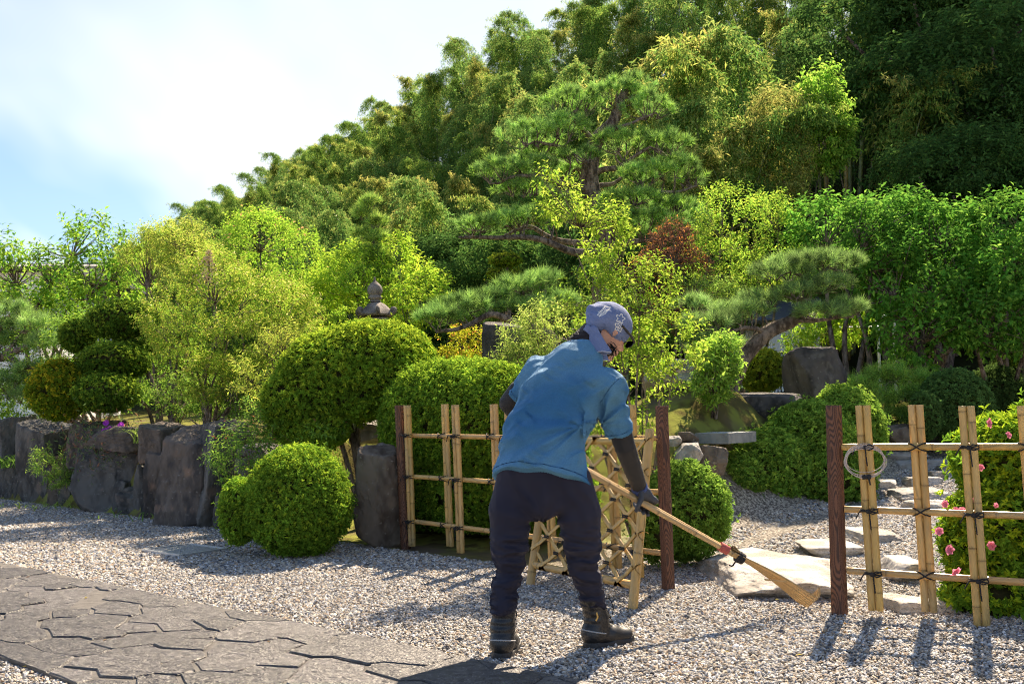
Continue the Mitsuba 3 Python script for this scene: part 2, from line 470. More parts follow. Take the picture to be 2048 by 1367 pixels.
# ---------------------------------------------------------------- flagstone path
PA = G(0, 1130)[:2]; PB = G(965, 1332)[:2]
pd_ = nrm(PB - PA); pn_ = np.array([pd_[1], -pd_[0]])          # along the path, and towards the camera
if pn_ @ (G(0, 1320)[:2] - PA) < 0: pn_ = -pn_
PW = abs(pn_ @ (G(30, 1330)[:2] - PA)) + .02
path = key_for('stone_path'); labels[path] = {'label': 'crazy paved path of dark flagstones across the gravel', 'category': 'path', 'kind': 'structure'}
g = np.random.default_rng(21)
U0_, U1_ = -1.6, 6.2
seeds = []
for _ in range(9000):
    q = np.array([g.uniform(U0_ - .5, U1_ + .5), g.uniform(-.35, PW + .35)])
    if all(np.hypot((q[0] - o[0]) * .7, q[1] - o[1]) > .135 for o in seeds): seeds.append((q[0], q[1]))
sd = np.array(seeds)
vor = Voronoi(np.stack([sd[:, 0] * .7, sd[:, 1]], 1))
strip = sbox(U0_, 0, U1_, PW)
cellp = {}
for i in range(len(sd)):
    reg = vor.regions[vor.point_region[i]]
    if -1 in reg or not reg: continue
    pv = vor.vertices[reg] / [.7, 1]
    if np.abs(pv).max() < 30: cellp[i] = Polygon(pv)
nbr = {}
for a, b in vor.ridge_points: nbr.setdefault(a, []).append(b); nbr.setdefault(b, []).append(a)
free, slabs = set(cellp), []
for i in g.permutation(list(cellp)):
    if i not in free: continue
    grp = [i]; free.discard(i)
    for _ in range(int(g.choice([0, 1, 2, 4, 6], p=[.12, .15, .23, .3, .2]))):
        # grow by the neighbour that keeps the slab compact
        cand = [j for k in grp for j in nbr.get(k, []) if j in free]
        if not cand: break
        cen = sd[grp].mean(0)
        j = min(cand, key=lambda q: np.hypot((sd[q, 0] - cen[0]) * .7, sd[q, 1] - cen[1]) * g.uniform(.8, 1.25))
        grp.append(j); free.discard(j)
    po = cellp[grp[0]]
    for j in grp[1:]: po = po.union(cellp[j].buffer(1e-4))
    slabs.append(po.buffer(.02).buffer(-.04).buffer(.02))
npath = 0
for i, po in enumerate(slabs):
    po = po.intersection(strip)
    if po.is_empty or po.geom_type != 'Polygon': continue
    po = po.simplify(.013)
    po = po.buffer(-g.uniform(.0025, .006), join_style=2)
    if po.is_empty or po.geom_type != 'Polygon' or po.area < .012: continue
    seg_ = po.segmentize(.05)
    bd = np.array(seg_.exterior.coords)[:-1]; n = len(bd)
    if seg_.exterior.is_ccw is False: bd = bd[::-1]
    wob = meshkit.fbm(np.c_[bd * 6, np.full(n, i * 7.0)], 3, 2) - .5
    cc = bd.mean(0)
    bd = bd + nrm(bd - cc) * wob[:, None] * .018
    top = .0255 + g.uniform(-.002, .006); tilt = g.normal(0, .008, 2)
    rings = []
    for k, (inset, z) in enumerate(((0.0, -.01), (0.0, top - .006), (.006, top))):
        b = bd - nrm(bd - cc) * inset
        zz = z + ((b - cc) @ tilt if k else 0)
        rings.append(np.c_[b, np.broadcast_to(zz, n)])
    v = np.vstack(rings)
    a = np.arange(n); b_ = (a + 1) % n
    f = [np.stack([a + k * n, b_ + k * n, b_ + (k + 1) * n], 1) for k in (0, 1)] + [np.stack([a + k * n, b_ + (k + 1) * n, a + (k + 1) * n], 1) for k in (0, 1)]
    import mapbox_earcut as ec
    tri = np.array(ec.triangulate_float64(rings[2][:, :2].copy(), np.array([n], np.uint32))).reshape(-1, 3)
    f.append(tri + 2 * n)
    w = PA + v[:, :1] * pd_ + v[:, 1:2] * pn_
    e1, e2 = v[tri[:, 1] + 2 * n, :2] - v[tri[:, 0] + 2 * n, :2], v[tri[:, 2] + 2 * n, :2] - v[tri[:, 0] + 2 * n, :2]
    f[-1] = np.where((e1[:, 0] * e2[:, 1] - e1[:, 1] * e2[:, 0] > 0)[:, None], f[-1], f[-1][:, ::-1])
    fa = np.vstack(f)
    mesh = (np.c_[w, v[:, 2]], fa[:, ::-1] if pd_[0] * pn_[1] - pd_[1] * pn_[0] < 0 else fa)
    part('stone', mesh, f'mat_flagstone_{int(g.integers(3))}', path)
    npath += 1
u = np.array([[U0_, .004], [U1_, .004], [U1_, PW - .004], [U0_, PW - .004]])
mort = trimesh.creation.box(extents=[U1_ - U0_, PW - .01, .03])
mv = np.array(mort.vertices); mv = np.c_[PA + (mv[:, :1] + (U0_ + U1_) / 2) * pd_ + (mv[:, 1:2] + PW / 2) * pn_, mv[:, 2] + .0072]
part('mortar_bed', (mv, np.array(mort.faces)[:, ::-1] if np.cross(pd_, pn_) < 0 else np.array(mort.faces)), 'mat_mortar', path)

# ---------------------------------------------------------------- drain grate in the gravel
dg = thing('drain_grate', 'rectangular steel drain grate set flush in the gravel', 'drain grate')
dc = G(370, 1104); da = nrm(np.r_[pd_, 0]); db = np.cross([0, 0, 1.0], da)


def obox(c, ax, ay, hx, hy, hz):
    b = trimesh.creation.box(extents=[2 * hx, 2 * hy, 2 * hz])
    v = np.array(b.vertices)
    return c + v[:, :1] * ax + v[:, 1:2] * ay + v[:, 2:] * np.array([0, 0, 1.0]), np.array(b.faces)


part('frame', cat([obox(dc + db * s * .19 + [0, 0, .018], da, db, .26, .012, .012) for s in (-1, 1)] + [obox(dc + da * s * .248 + [0, 0, .018], da, db, .012, .178, .012) for s in (-1, 1)]), 'mat_steel', dg)
for k in range(9):
    part('bar', obox(dc + da * (-.2 + .05 * k) + [0, 0, .016], da, db, .011, .177, .008), 'mat_steel', dg)
part('pit', obox(dc + [0, 0, .006], da, db, .235, .177, .002), 'mat_black', dg)

# ---------------------------------------------------------------- bamboo fence
BAM = np.array([.47, .30, .095])
g_b = np.random.default_rng(9)


def bamboo_pole(a, b, r, sides=14, node=.28, off=None, tone=None):
    """A bamboo pole with node rings; returns vertices, triangles, colours."""
    a, b = np.asarray(a, float), np.asarray(b, float)
    L = np.linalg.norm(b - a)
    off = g_b.uniform(.05, node) if off is None else off
    ts, rs, cs = [0], [1.0], [1.0]
    x = off
    while x < L - .02:
        for dx, rr, c in ((-.014, 1.0, .97), (-.004, 1.06, .82), (-.0015, 1.015, .45), (.0015, 1.02, .5), (.004, 1.07, .9), (.014, 1.0, 1.04)):
            if 0 < x + dx < L: ts.append(x + dx); rs.append(rr); cs.append(c)
        x += node * g_b.uniform(.8, 1.2)
    ts.append(L); rs.append(1.0); cs.append(1.0)
    ts = np.array(ts)
    # more rings between the nodes so that tone can wander
    extra = np.arange(.04, L - .02, .05)
    extra = extra[np.min(np.abs(extra[:, None] - ts), 1) > .012]
    o = np.argsort(np.r_[ts, extra])
    rs = np.r_[rs, np.ones(len(extra))][o]; cs = np.r_[cs, np.ones(len(extra))][o]; ts = np.r_[ts, extra][o]
    bend = nrm(g_b.normal(size=3)) * g_b.uniform(0, .004) * L
    pts = a + (b - a) * (ts / L)[:, None] + np.sin(ts / L * np.pi)[:, None] * bend
    v, f = tube(pts, r * rs, sides)
    tone = (BAM * g_b.uniform(.85, 1.1) * np.array([1, g_b.uniform(.95, 1.05), g_b.uniform(.85, 1.15)])) if tone is None else tone
    w = meshkit.fbm(np.c_[ts * 9, np.full(len(ts), g_b.uniform(0, 99)), ts * 0], 3, 1)
    c = np.repeat(tone[None] * (cs * (.82 + .36 * w))[:, None], sides, 0)
    c = np.vstack([c, tone * 1.1, tone * .9])
    c = c * (.88 + .24 * meshkit.noise(v * np.array([60, 60, 25.0]), 4))[:, None]
    grey = ss(.52, .74, meshkit.fbm(v * np.array([9, 9, 3.5]) + 40, 3, 6))[:, None] * .45        # weathered patches
    c = c * (1 - grey) + np.array([.27, .22, .13]) * (tone.mean() / BAM.mean()) * grey
    c = c * (1 - .5 * ss(.74, .86, meshkit.noise(v * np.array([130, 130, 80.0]), 8)))[:, None]
    return v, f, c


def pole_part(name, parent, a, b, r, **kw):
    v, f, c = bamboo_pole(a, b, r, **kw)
    return part(name, (v, f), 'mat_bamboo', parent, smooth=True, color=np.clip(c, 0, 1))


def post_part(parent, base, top, r):
    pts = [base + (top - base) * t for t in (0, .2, .5, .8, .994, 1.0)]
    v, f = tube(pts, [r * 1.03, r, r, r, r, r * .94], 20)
    return part('post', (v, f), 'mat_post', parent, smooth=40)


def lashing(parent, c, u, v_, n, w, hgt, bow=True, cross=True):
    """Black cord tied round a crossing: u across, v_ up, n towards the viewer's side; w, hgt half sizes."""
    m = []
    if cross:
        for s in (-1, 1):
            pts = spline([c - u * w * 1.05 + v_ * s * hgt * .9 - n * .012, c - u * w * .5 + v_ * s * hgt * .55 + n * .012, c + n * .02, c + u * w * .5 - v_ * s * hgt * .55 + n * .012, c + u * w * 1.05 - v_ * s * hgt * .9 - n * .012], 12)
            m.append(tube(pts, .0035, 5))
    else:
        for s in (-1, 1):
            pts = spline([c - u * w * 1.1 + v_ * s * .006 - n * .018, c - u * w * .6 + v_ * s * .002 + n * .014, c + n * .024, c + u * w * .6 + n * .014 + v_ * s * .004, c + u * w * 1.1 - n * .018 + v_ * s * .01], 12)
            m.append(tube(pts, .0035, 5))
    if bow:
        k = c + n * .026
        m.append((lambda q: (q[0] * .011 + k, q[1]))((np.array(trimesh.creation.icosphere(subdivisions=1).vertices), np.array(trimesh.creation.icosphere(subdivisions=1).faces))))
        for s, ln, dn in ((-1, .055, -.035), (1, .012, -.085)):
            m.append(tube(spline([k, k + u * s * ln * .5 + v_ * .006 + n * .008, k + u * s * ln + v_ * dn], 8), .0032, 5))
        m.append(tube(spline([k, k + u * .022 + v_ * .014, k + u * .045 + v_ * .004, k + u * .024 - v_ * .012, k], 10), .0032, 5))
    return part('lashing', cat(m), 'mat_cord', parent, smooth=True)


def fence(label, posts, pairs, rails_z, ends, r=.0172):
    """posts: [(base px, top px)]; pairs: [(x px at the top, bottom px y, front?)]; along the line between two ground points."""
    t = thing('bamboo_fence', label, 'fence')
    for (bx, by), (tx, ty), r_ in posts:
        b = G(bx, by)
        top = P(tx, ty, b[1])
        post_part(t, b - [0, 0, .05], top, r_)
    A, B = ends
    u = nrm(np.r_[(B - A)[:2], 0]); n = np.cross(u, [0, 0, 1.0])
    if n[1] > 0: n = -n
    lean = np.array([-.012, 0, 1.0])                                   # the poles stand very slightly off the vertical
    rz = []
    for z in rails_z:
        a, b = A + [0, 0, z[0]], B + [0, 0, z[1]]
        pole_part('rail', t, a, b, .0165, node=.36)
        rz.append((a, b))
    for px, by, front, ty in pairs:
        # where the pixel's ray meets the vertical plane of the fence
        d = FW * F + RT * (px - CX) - UP * (ty - CY)
        k = ((A - EYE) @ n) / (d @ n)
        top = EYE + d * k
        off = n * (.034 if front else -.034)
        for s in (-1, 1):
            tp = top + off + u * s * r * 1.02
            dlo = FW * F + RT * (px - CX) - UP * (by - CY)
            lo = EYE + dlo * (((A - EYE) @ n) / (dlo @ n))
            zb = max(lo[2], zt(*tp[:2]) + .004)
            pole_part('upright', t, tp + [.02 * (tp[2] - zb), 0, zb - tp[2]], tp, r, node=.3)
        for a, b in rz:
            kk = (top - a) @ u / ((b - a) @ u)
            c = a + (b - a) * kk
            c = c + np.array([.02 * (top[2] - c[2]), 0, 0]) * .9
            if front: lashing(t, c + off + n * r, u, np.array([0, 0, 1.0]), n, .036, .02, True, False)
            else: lashing(t, c + n * .0165, u, np.array([0, 0, 1.0]), n, .036, .021, False, True)
    return t


pl, pg, pr = G(812, 1097), G(1337, 1180), G(1679, 1230)
fence('left run of bamboo lattice fence between two dark posts behind the gardener', [((812, 1097), (799, 810), .037), ((1337, 1180), (1323, 811), .036)],
      [(822, 1090, True, 810), (882, 1092, False, 808), (918, 1103, True, 809), (980, 1110, False, 808), (1024, 1110, True, 809), (1084, 1116, False, 809), (1132, 1124, True, 809), (1211, 1135, False, 809), (1269, 1150, True, 809)],
      [(.835, .835), (.535, .535), (.21, .20)], (pl + [.02, -.02, 0], pg + [-.02, .02, 0]))
fr_e = pr + nrm(np.array([.56, -.31, 0])) * 1.25
fence('right run of bamboo lattice fence with a coiled wire, before the flowering azalea', [((1679, 1230), (1667, 810), .0375)],
      [(1728, 1216, True, 810), (1829, 1224, False, 809), (1934, 1250, True, 811), (2050, 1265, False, 811)],
      [(.80, .80), (.505, .495), (.215, .205)], (pr + nrm(fr_e - pr) * .045, fr_e), r=.0172)

# coil of wire hung on the first pair
wc = thing('wire_coil', 'coil of pale wire bound with black cord hanging on the right fence', 'wire coil')
c0 = P(1727, 922, 4.70)
m = []
g = np.random.default_rng(3)
for k in range(7):
    th = np.linspace(0, 2 * np.pi, 40)
    rx, rz_ = .092 + g.normal(0, .004), .072 + g.normal(0, .004)
    o = g.normal(0, .004, 3)
    m.append(tube(np.c_[c0[0] + o[0] + rx * np.cos(th), c0[1] - .02 + o[1] * .6 - .012 * np.cos(th) * 0, c0[2] + o[2] + rz_ * np.sin(th)], .0017, 5, cap=False))
part('wire', cat(m), 'mat_wire', wc, smooth=True)
part('binding', cat([tube([c0 + [-.016, -.02, -.072], c0 + [.022, -.02, -.070]], [.011, .012], 10), tube(spline([c0 + [.008, -.03, -.072], c0 + [.012, -.034, -.09], c0 + [.016, -.03, -.108]], 6), .004, 6)]), 'mat_cord', wc, smooth=40)

# ---------------------------------------------------------------- the lifted-off lattice gate
gate = thing('lattice_gate', 'open weave bamboo lattice gate leaning in front of the fence beside the gardener', 'gate')
br, bl = G(1265, 1220), G(1060, 1172)
tr = P(1300, 860, 5.42)
lean = tr - br
tl = bl + lean * .98
pole_part('stile', gate, br, tr, .025, node=.33)
pole_part('stile', gate, bl, tl, .025, node=.33)
gu, gv = (br - bl), lean


def gp(a, b): return bl + gu * a + gv * b


gn = nrm(np.cross(gu, gv))
if gn[1] > 0: gn = -gn
pole_part('rail', gate, gp(0, .13), gp(1, .13), .021, node=.3)
pole_part('rail', gate, gp(0, .93), gp(1, .93), .021, node=.3)
g = np.random.default_rng(17)
gw, gh = np.linalg.norm(gu), np.linalg.norm(gv)
cross_pts = []
px_, py_ = .255, .20                                              # half period across and up
x0, x1, y0, y1 = 0.0, 1.0, .13, .93
nx = 4
dxs = 1.0 / nx
slope = .80 / 4.5 / (dxs / 1.0) * 1.0                             # rise of a slat across one gate width: 4.5 lozenges high


def slat(sgn, c):
    """A split bamboo slat along b = c + sgn * slope4 * a, clipped to the frame."""
    k = sgn * (.80 / 4.5) / dxs
    ts = []
    for a in (0.0, 1.0):
        ts.append((a, c + k * a))
    (a0, b0), (a1, b1) = ts
    lo, hi = 0.0, 1.0
    for bound, s in ((y0, 1), (y1, -1)):
        if abs(b1 - b0) < 1e-9: continue
        t = (bound - b0) / (b1 - b0)
        if (b0 - bound) * s < 0: lo = max(lo, t)
        if (b1 - bound) * s < 0: hi = min(hi, t)
    if hi - lo < .06: return
    A, B = gp(a0 + (a1 - a0) * lo, b0 + (b1 - b0) * lo), gp(a0 + (a1 - a0) * hi, b0 + (b1 - b0) * hi)
    ln = np.linalg.norm(B - A); n_ = max(8, int(ln / .03))
    t = np.linspace(0, 1, n_)
    off = .012 * sgn + .016 * (np.exp(-((t * ln) / .05) ** 2) + np.exp(-(((1 - t) * ln) / .05) ** 2))
    mid = A + (B - A) * t[:, None] + gn * off[:, None]
    dr_ = nrm(B - A); sd_ = np.cross(gn, dr_)
    hw = .0135 + .001 * g.normal(size=n_)
    prof = np.array([[-1, 0], [-.75, .005], [0, .0085], [.75, .005], [1, 0]])
    vs = (mid[:, None] + prof[None, :, :1] * hw[:, None, None] * sd_ + prof[None, :, 1:] * gn).reshape(-1, 3)
    i, j = np.meshgrid(np.arange(n_ - 1), np.arange(4), indexing='ij')
    q = np.stack([i * 5 + j, (i + 1) * 5 + j, (i + 1) * 5 + j + 1, i * 5 + j + 1], -1).reshape(-1, 4)
    back = np.stack([np.arange(n_ - 1) * 5, np.arange(n_ - 1) * 5 + 4, (np.arange(n_ - 1) + 1) * 5 + 4, (np.arange(n_ - 1) + 1) * 5], 1)
    q = np.vstack([q, back])
    cc = BAM * g.uniform(.9, 1.12) * (.85 + .3 * meshkit.fbm(np.c_[t * ln * 12, t * 0, t * 0 + g.uniform(0, 50)], 2, 1))[:, None]
    nd = int(g.integers(2, n_ - 2)); cc[nd] *= .6
    part('slat', (vs, q), 'mat_bamboo', gate, smooth=True, color=np.repeat(np.clip(cc, 0, 1), 5, 0))
    # the bent end wrapped round the frame
    for e, other in ((A, B), (B, A)):
        dd = nrm(e - other)
        on_side = min(abs((e - gp(0, 0)) @ nrm(gu)), abs((e - gp(1, 0)) @ nrm(gu))) < .02
        ax = nrm(gv) if on_side else nrm(gu)
        rr = .027 if on_side else .023
        o = nrm(np.cross(ax, gn))
        sg = 1 if dd @ ax > 0 else -1
        so = 1 if dd @ o > 0 else -1
        th = np.linspace(-.2, 2.2, 9)
        pts = e + gn * 0 + (np.cos(th)[:, None] * gn + np.sin(th)[:, None] * o * so) * rr + ax * sg * (th * .022)[:, None]
        w_ = nrm(np.cross(np.gradient(pts, axis=0), np.cos(th)[:, None] * gn + np.sin(th)[:, None] * o * so)) * np.linspace(.0125, .004, 9)[:, None]
        v = np.vstack([pts - w_, pts + w_]); i = np.arange(8)
        part('slat_end', (v, np.stack([i, i + 1, i + 10, i + 9], 1)), 'mat_bamboo', gate, smooth=True, color=np.tile(BAM * g.uniform(.85, 1.05), (18, 1)))


stp = .80 / 4.5
for k in range(-4, 7):
    slat(1, y0 + (k + .5) * stp); slat(-1, y0 + (k + .5) * stp + 4 * stp * .5)
for i in range(0, 9):
    for j in range(0, 10):
        if (i + j) % 2 == 0: continue
        a, b = i / 8, y0 + (j) * stp / 2 
        c = gp(a, b)
        if .06 < a < .94 and y0 + .05 < b < y1 - .04:
            pts = [c - nrm(gu) * .022 + gn * .016, c + gn * .03, c + nrm(gu) * .022 + gn * .016]
            part('lashing', cat([tube(spline([q + nrm(gv) * o for q in pts], 6), .0042, 5) for o in (-.005, .005)]), 'mat_cord', gate, smooth=True)

# ---------------------------------------------------------------- foliage builders
UPZ = np.array([0, 0, 1.0])


def rand_dir(g, n): return nrm(g.normal(size=(n, 3)))


def ortho(n, a):
    """n made perpendicular to a."""
    n = n - a * (n * a).sum(1, keepdims=True)
    return nrm(n)


def leaves(pos, ax, nr, L, W, colr, fine=False, fold=.22, droop=.12):
    """Leaf blades: 2 triangles each, or 4 when fine. Arrays of n."""
    n = len(pos)
    L = np.broadcast_to(L, (n,))[:, None]; W = np.broadcast_to(W, (n,))[:, None]
    sd = np.cross(ax, nr)
    if not fine:
        v = np.stack([pos, pos + ax * L * .48 + sd * W * .5 + nr * W * fold, pos + ax * L - nr * L * droop, pos + ax * L * .48 - sd * W * .5 + nr * W * fold], 1)
        f = np.array([[0, 1, 2], [0, 2, 3]])
    else:
        v = np.stack([pos, pos + ax * L * .4 + sd * W * .5 + nr * W * fold, pos + ax * L * .55 - nr * L * droop * .25,
                      pos + ax * L * .4 - sd * W * .5 + nr * W * fold, pos + ax * L * .98 - nr * L * droop], 1)
        f = np.array([[0, 1, 2], [1, 4, 2], [0, 2, 3], [2, 4, 3]])
    k = v.shape[1]
    fs = (f[None] + (np.arange(n) * k)[:, None, None]).reshape(-1, 3)
    return v.reshape(-1, 3), fs, np.repeat(colr, k, 0)


def tint(g, n, base, var=.22, alt=None, alt_p=0.0):
    c = np.tile(np.asarray(base, float), (n, 1)) * np.exp(g.normal(0, var, (n, 1))) * np.exp(g.normal(0, var * .3, (n, 3)))
    if alt is not None:
        m = g.random(n) < alt_p
        c[m] = np.asarray(alt) * np.exp(g.normal(0, var, (m.sum(), 1)))
    return np.clip(c, 0.002, .85)


def on_blobs(g, n, blobs, inner=.1, zmin=None, bumps=.1, seed=0, top_only=None):
    """Points on the outside of a union of ellipsoids (centre, radii): points and outward directions."""
    area = np.array([np.mean([r[0] * r[1], r[1] * r[2], r[0] * r[2]]) for _, r in blobs])
    P_, N_ = [], []
    cs = [np.asarray(c, float) for c, _ in blobs]; rs = [np.asarray(r, float) for _, r in blobs]
    pick = g.choice(len(blobs), n, p=area / area.sum())
    for b in range(len(blobs)):
        m = (pick == b).sum()
        d = rand_dir(g, m)
        # even by surface on a flattened ball
        w = np.linalg.norm(d / rs[b], axis=1); keep = g.random(m) < w / w.max()
        d = d[keep]
        f = 1 + bumps * 2 * (meshkit.fbm(d * 2.6 + b * 3.3 + seed, 3, seed) - .5)
        f = f * (1 - np.abs(g.normal(0, inner, len(d))))
        p = cs[b] + d * rs[b] * f[:, None]
        ok = np.ones(len(p), bool)
        for o in range(len(blobs)):
            if o != b: ok &= (((p - cs[o]) / rs[o]) ** 2).sum(1) > .82
        if zmin is not None: ok &= p[:, 2] > zmin
        P_.append(p[ok]); N_.append(nrm(d[ok] / rs[b]))
    return np.vstack(P_), np.vstack(N_)


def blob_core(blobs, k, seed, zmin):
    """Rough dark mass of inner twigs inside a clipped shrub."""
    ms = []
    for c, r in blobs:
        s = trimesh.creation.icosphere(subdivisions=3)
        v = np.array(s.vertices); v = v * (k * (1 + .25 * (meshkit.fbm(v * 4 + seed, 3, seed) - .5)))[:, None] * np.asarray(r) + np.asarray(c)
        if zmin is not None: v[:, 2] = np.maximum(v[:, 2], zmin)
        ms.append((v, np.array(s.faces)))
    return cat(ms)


GREEN_CLIP = (.115, .21, .022)


def clipped_shrub(name, label, catg, blobs, seed, density=2400, leaf=.021, base=GREEN_CLIP, alt=(.24, .33, .03), alt_p=.25, zmin=None, group=None, inner=.045, bumps=.06, mat='mat_gloss_leaf', per=5, trunk=None, core=.80, keep=None):
    g = np.random.default_rng(seed)
    t = thing(name, label, catg, group)
    area = sum(4 * np.pi * np.mean([r[0] * r[1], r[1] * r[2], r[0] * r[2]]) for _, r in blobs)
    p, n = on_blobs(g, int(area * density * 1.9), blobs, inner / np.mean([np.mean(r) for _, r in blobs]), zmin, bumps, seed)
    if keep is not None:
        k = keep(p); p, n = p[k], n[k]
    clump = meshkit.fbm(p * 9, 3, seed)                                    # gaps between twigs
    k = clump > .30; p, n = p[k], n[k]
    tw = nrm(n * .9 + UPZ * .35 + rand_dir(g, len(p)) * .45)               # twig direction
    stray = g.random(len(p)) < .05                                         # shoots grown since the last clipping
    p = p + tw * (stray * g.uniform(.3, 1.6, len(p)) * leaf * 1.6)[:, None]
    out = []
    tone = np.exp(.5 * (meshkit.noise(p * 6, seed + 1) - .5) + g.normal(0, .16, len(p)))
    young = g.random(len(p)) < alt_p * (.35 + 1.3 * np.clip(tw[:, 2], 0, 1))
    a0 = ortho(rand_dir(g, len(p)), tw); b0 = np.cross(tw, a0)
    for k in range(per):
        th = 2 * np.pi * k / per + g.uniform(-.5, .5, len(p))
        rad = a0 * np.cos(th)[:, None] + b0 * np.sin(th)[:, None]
        ax = nrm(tw * g.uniform(.35, .95, (len(p), 1)) + rad * .85)
        L = leaf * g.uniform(.7, 1.25, len(p))
        nr = ortho(tw + .2 * rand_dir(g, len(p)), ax)
        c = np.where(young[:, None], np.asarray(alt), np.asarray(base)) * (tone * np.exp(g.normal(0, .12, len(p))))[:, None]
        out.append(leaves(p - tw * .004 * k, ax, nr, L, L * .46, np.clip(c, .002, .8)))
    v, f, c = cat(out)
    part('foliage', (v, f), mat, t, color=c, kind='stuff')
    part('inner_twigs', blob_core(blobs, core, seed, None if zmin is None else zmin - .05), 'mat_twig', t, smooth=True)
    if trunk is not None:
        part('trunk', cat([tube(spline(q, 10), np.linspace(r, r * .6, 10), 8) for q, r in trunk]), 'mat_bark', t, smooth=True)
    return t


def twig_tubes(g, starts, ends, r0, r1, sides=4, sag=.08, n=5):
    ms = []
    for a, b in zip(starts, ends):
        mid = (a + b) / 2 + g.normal(0, sag, 3) * np.linalg.norm(b - a)
        ms.append(tube(spline([a, mid, b], n), np.linspace(r0, r1, n), sides, cap=False))
    return ms


def leafy_shrub(name, label, catg, base, blobs, seed, twigs=900, per=9, twig_len=.14, leaf=.05, ratio=.45, colr=(.13, .25, .03), alt=None, alt_p=0.0, up=.5, inner=.28, bumps=.28, mat='mat_leaf', fine=True, stems=5, stem_r=.02, droop=.2, gap=.41,
                group=None, tone_var=.3, spread=.9, bark='mat_bark', tips=None, kind=None):
    """A free growing shrub or small tree: stems, branches and twigs with leaves set round them."""
    g = np.random.default_rng(seed)
    t = thing(name, label, catg, group, kind)
    p, n = on_blobs(g, int(twigs * 1.55), blobs, inner, None, bumps, seed)
    k = meshkit.fbm(p * 2.8, 3, seed + 5) > gap                             # openings between the leaf masses
    p, n = p[k], n[k]
    tone = np.exp(tone_var * 2 * (meshkit.noise(p * 2.4, seed + 1) - .5))
    tw = nrm(n * .8 + UPZ * up + rand_dir(g, len(p)) * .55)
    a0 = ortho(rand_dir(g, len(p)), tw); b0 = np.cross(tw, a0)
    Ltw = twig_len * g.uniform(.6, 1.35, len(p))
    out = []
    for k in range(per):
        s = (k + .6) / per
        th = 2.4 * k + g.uniform(-.4, .4, len(p))
        rad = a0 * np.cos(th)[:, None] + b0 * np.sin(th)[:, None]
        ax = nrm(tw * (.25 + .6 * s) + rad * spread - UPZ * droop + .25 * rand_dir(g, len(p)))
        L = leaf * g.uniform(.65, 1.2, len(p)) * (1.05 - .3 * abs(s - .5))
        nr = ortho(UPZ * .7 + tw * .5 + .35 * rand_dir(g, len(p)), ax)
        c = tint(g, len(p), colr, .16, alt, alt_p) * tone[:, None]
        if tips is not None and k >= per - 3:
            m = (g.random(len(p)) < tips[1]) & (n[:, 2] > .1)
            c[m] = np.asarray(tips[0]) * np.exp(g.normal(0, .15, (m.sum(), 1)))
        out.append(leaves(p + tw * (Ltw * s)[:, None], ax, nr, L, L * ratio, np.clip(c, .002, .8), fine, droop=.16))
    v, f, c = cat(out)
    part('foliage', (v, f), mat, t, color=c, kind='stuff')
    base = np.asarray(base, float)
    ms = []
    cs = [np.asarray(c, float) for c, _ in blobs]
    nb = max(len(blobs), stems)
    joints = []
    for i in range(nb):
        c, r = blobs[i % len(blobs)]
        e = np.asarray(c) + g.normal(0, .3, 3) * np.asarray(r)
        b0_ = base + np.r_[g.normal(0, stem_r * 2, 2), 0]
        pts = spline([b0_, b0_ + (e - b0_) * .4 + np.r_[g.normal(0, .07, 2), .06] * np.linalg.norm(e - b0_), e], 9)
        ms.append(tube(pts, np.linspace(stem_r, stem_r * .2, 9), 7, cap=False))
        joints += [pts[k] for k in (2, 3, 4, 5, 6, 7)]
    joints = np.array(joints)
    sub = g.choice(len(p), min(len(p), 50 + 14 * len(blobs)), replace=False)
    near = cKDTree(joints).query(p[sub])[1]
    ms += twig_tubes(g, joints[near], p[sub] + tw[sub] * Ltw[sub, None] * .8, stem_r * .22, .0018)
    part('branches', cat(ms), bark, t, smooth=True, kind='stuff')
    return t


# --- pines
def tuft_proto(seed, n=56, L=.10, w=.0042, spread=.75, candle=True):
    """One shoot of pine needles along +z: needle bases, tips."""
    g = np.random.default_rng(seed)
    h = g.uniform(-.35, .25, n) * L
    d = rand_dir(g, n); d[:, 2] = np.abs(d[:, 2])
    ax = nrm(np.c_[d[:, :2] * spread, .25 + d[:, 2] * .7])
    b = np.c_[np.zeros((n, 2)), h]
    return b, ax, L * g.uniform(.75, 1.15, n), w


def pine_needles(g, p, d, L=.10, n=56, w=.0042, base=(.085, .15, .04), young=(.2, .32, .07), young_p=.5, tone=None):
    vs, cs = [], []
    protos = [tuft_proto(k, n, L, w) for k in range(6)]
    N = len(p)
    a0 = ortho(rand_dir(g, N), d); b0 = np.cross(d, a0)
    which = g.integers(6, size=N)
    isy = g.random(N) < young_p
    tone = np.ones(N) if tone is None else tone
    sc = g.uniform(.75, 1.2, N)
    for k in range(6):
        m = which == k
        if not m.any(): continue
        b, ax, LL, w_ = protos[k]
        R = np.stack([a0[m], b0[m], d[m]], 1)                           # rows: local axes
        B = np.einsum('nk,mkj->mnj', b, R) * sc[m][:, None, None] + p[m][:, None]
        A = np.einsum('nk,mkj->mnj', ax, R)
        W = nrm(np.cross(A, g.normal(size=A.shape))) * w_ * .5
        tip = B + A * (LL[None] * sc[m][:, None])[..., None]
        vs.append(np.stack([B - W, B + W, tip], 2).reshape(-1, 3))
        c = np.asarray(base) * np.exp(g.normal(0, .2, (m.sum(), n, 1))) * tone[m][:, None, None]
        inner = np.arange(n)[None, :] < n * .42
        yy = (isy[m][:, None] & inner)[..., None]
        c = np.where(yy, np.asarray(young) * np.exp(g.normal(0, .15, (m.sum(), n, 1))), c)
        cs.append(np.repeat(c.reshape(-1, 3), 3, 0))
    v, c = np.vstack(vs), np.vstack(cs)
    return v, np.arange(len(v)).reshape(-1, 3), np.clip(c, .002, .8)


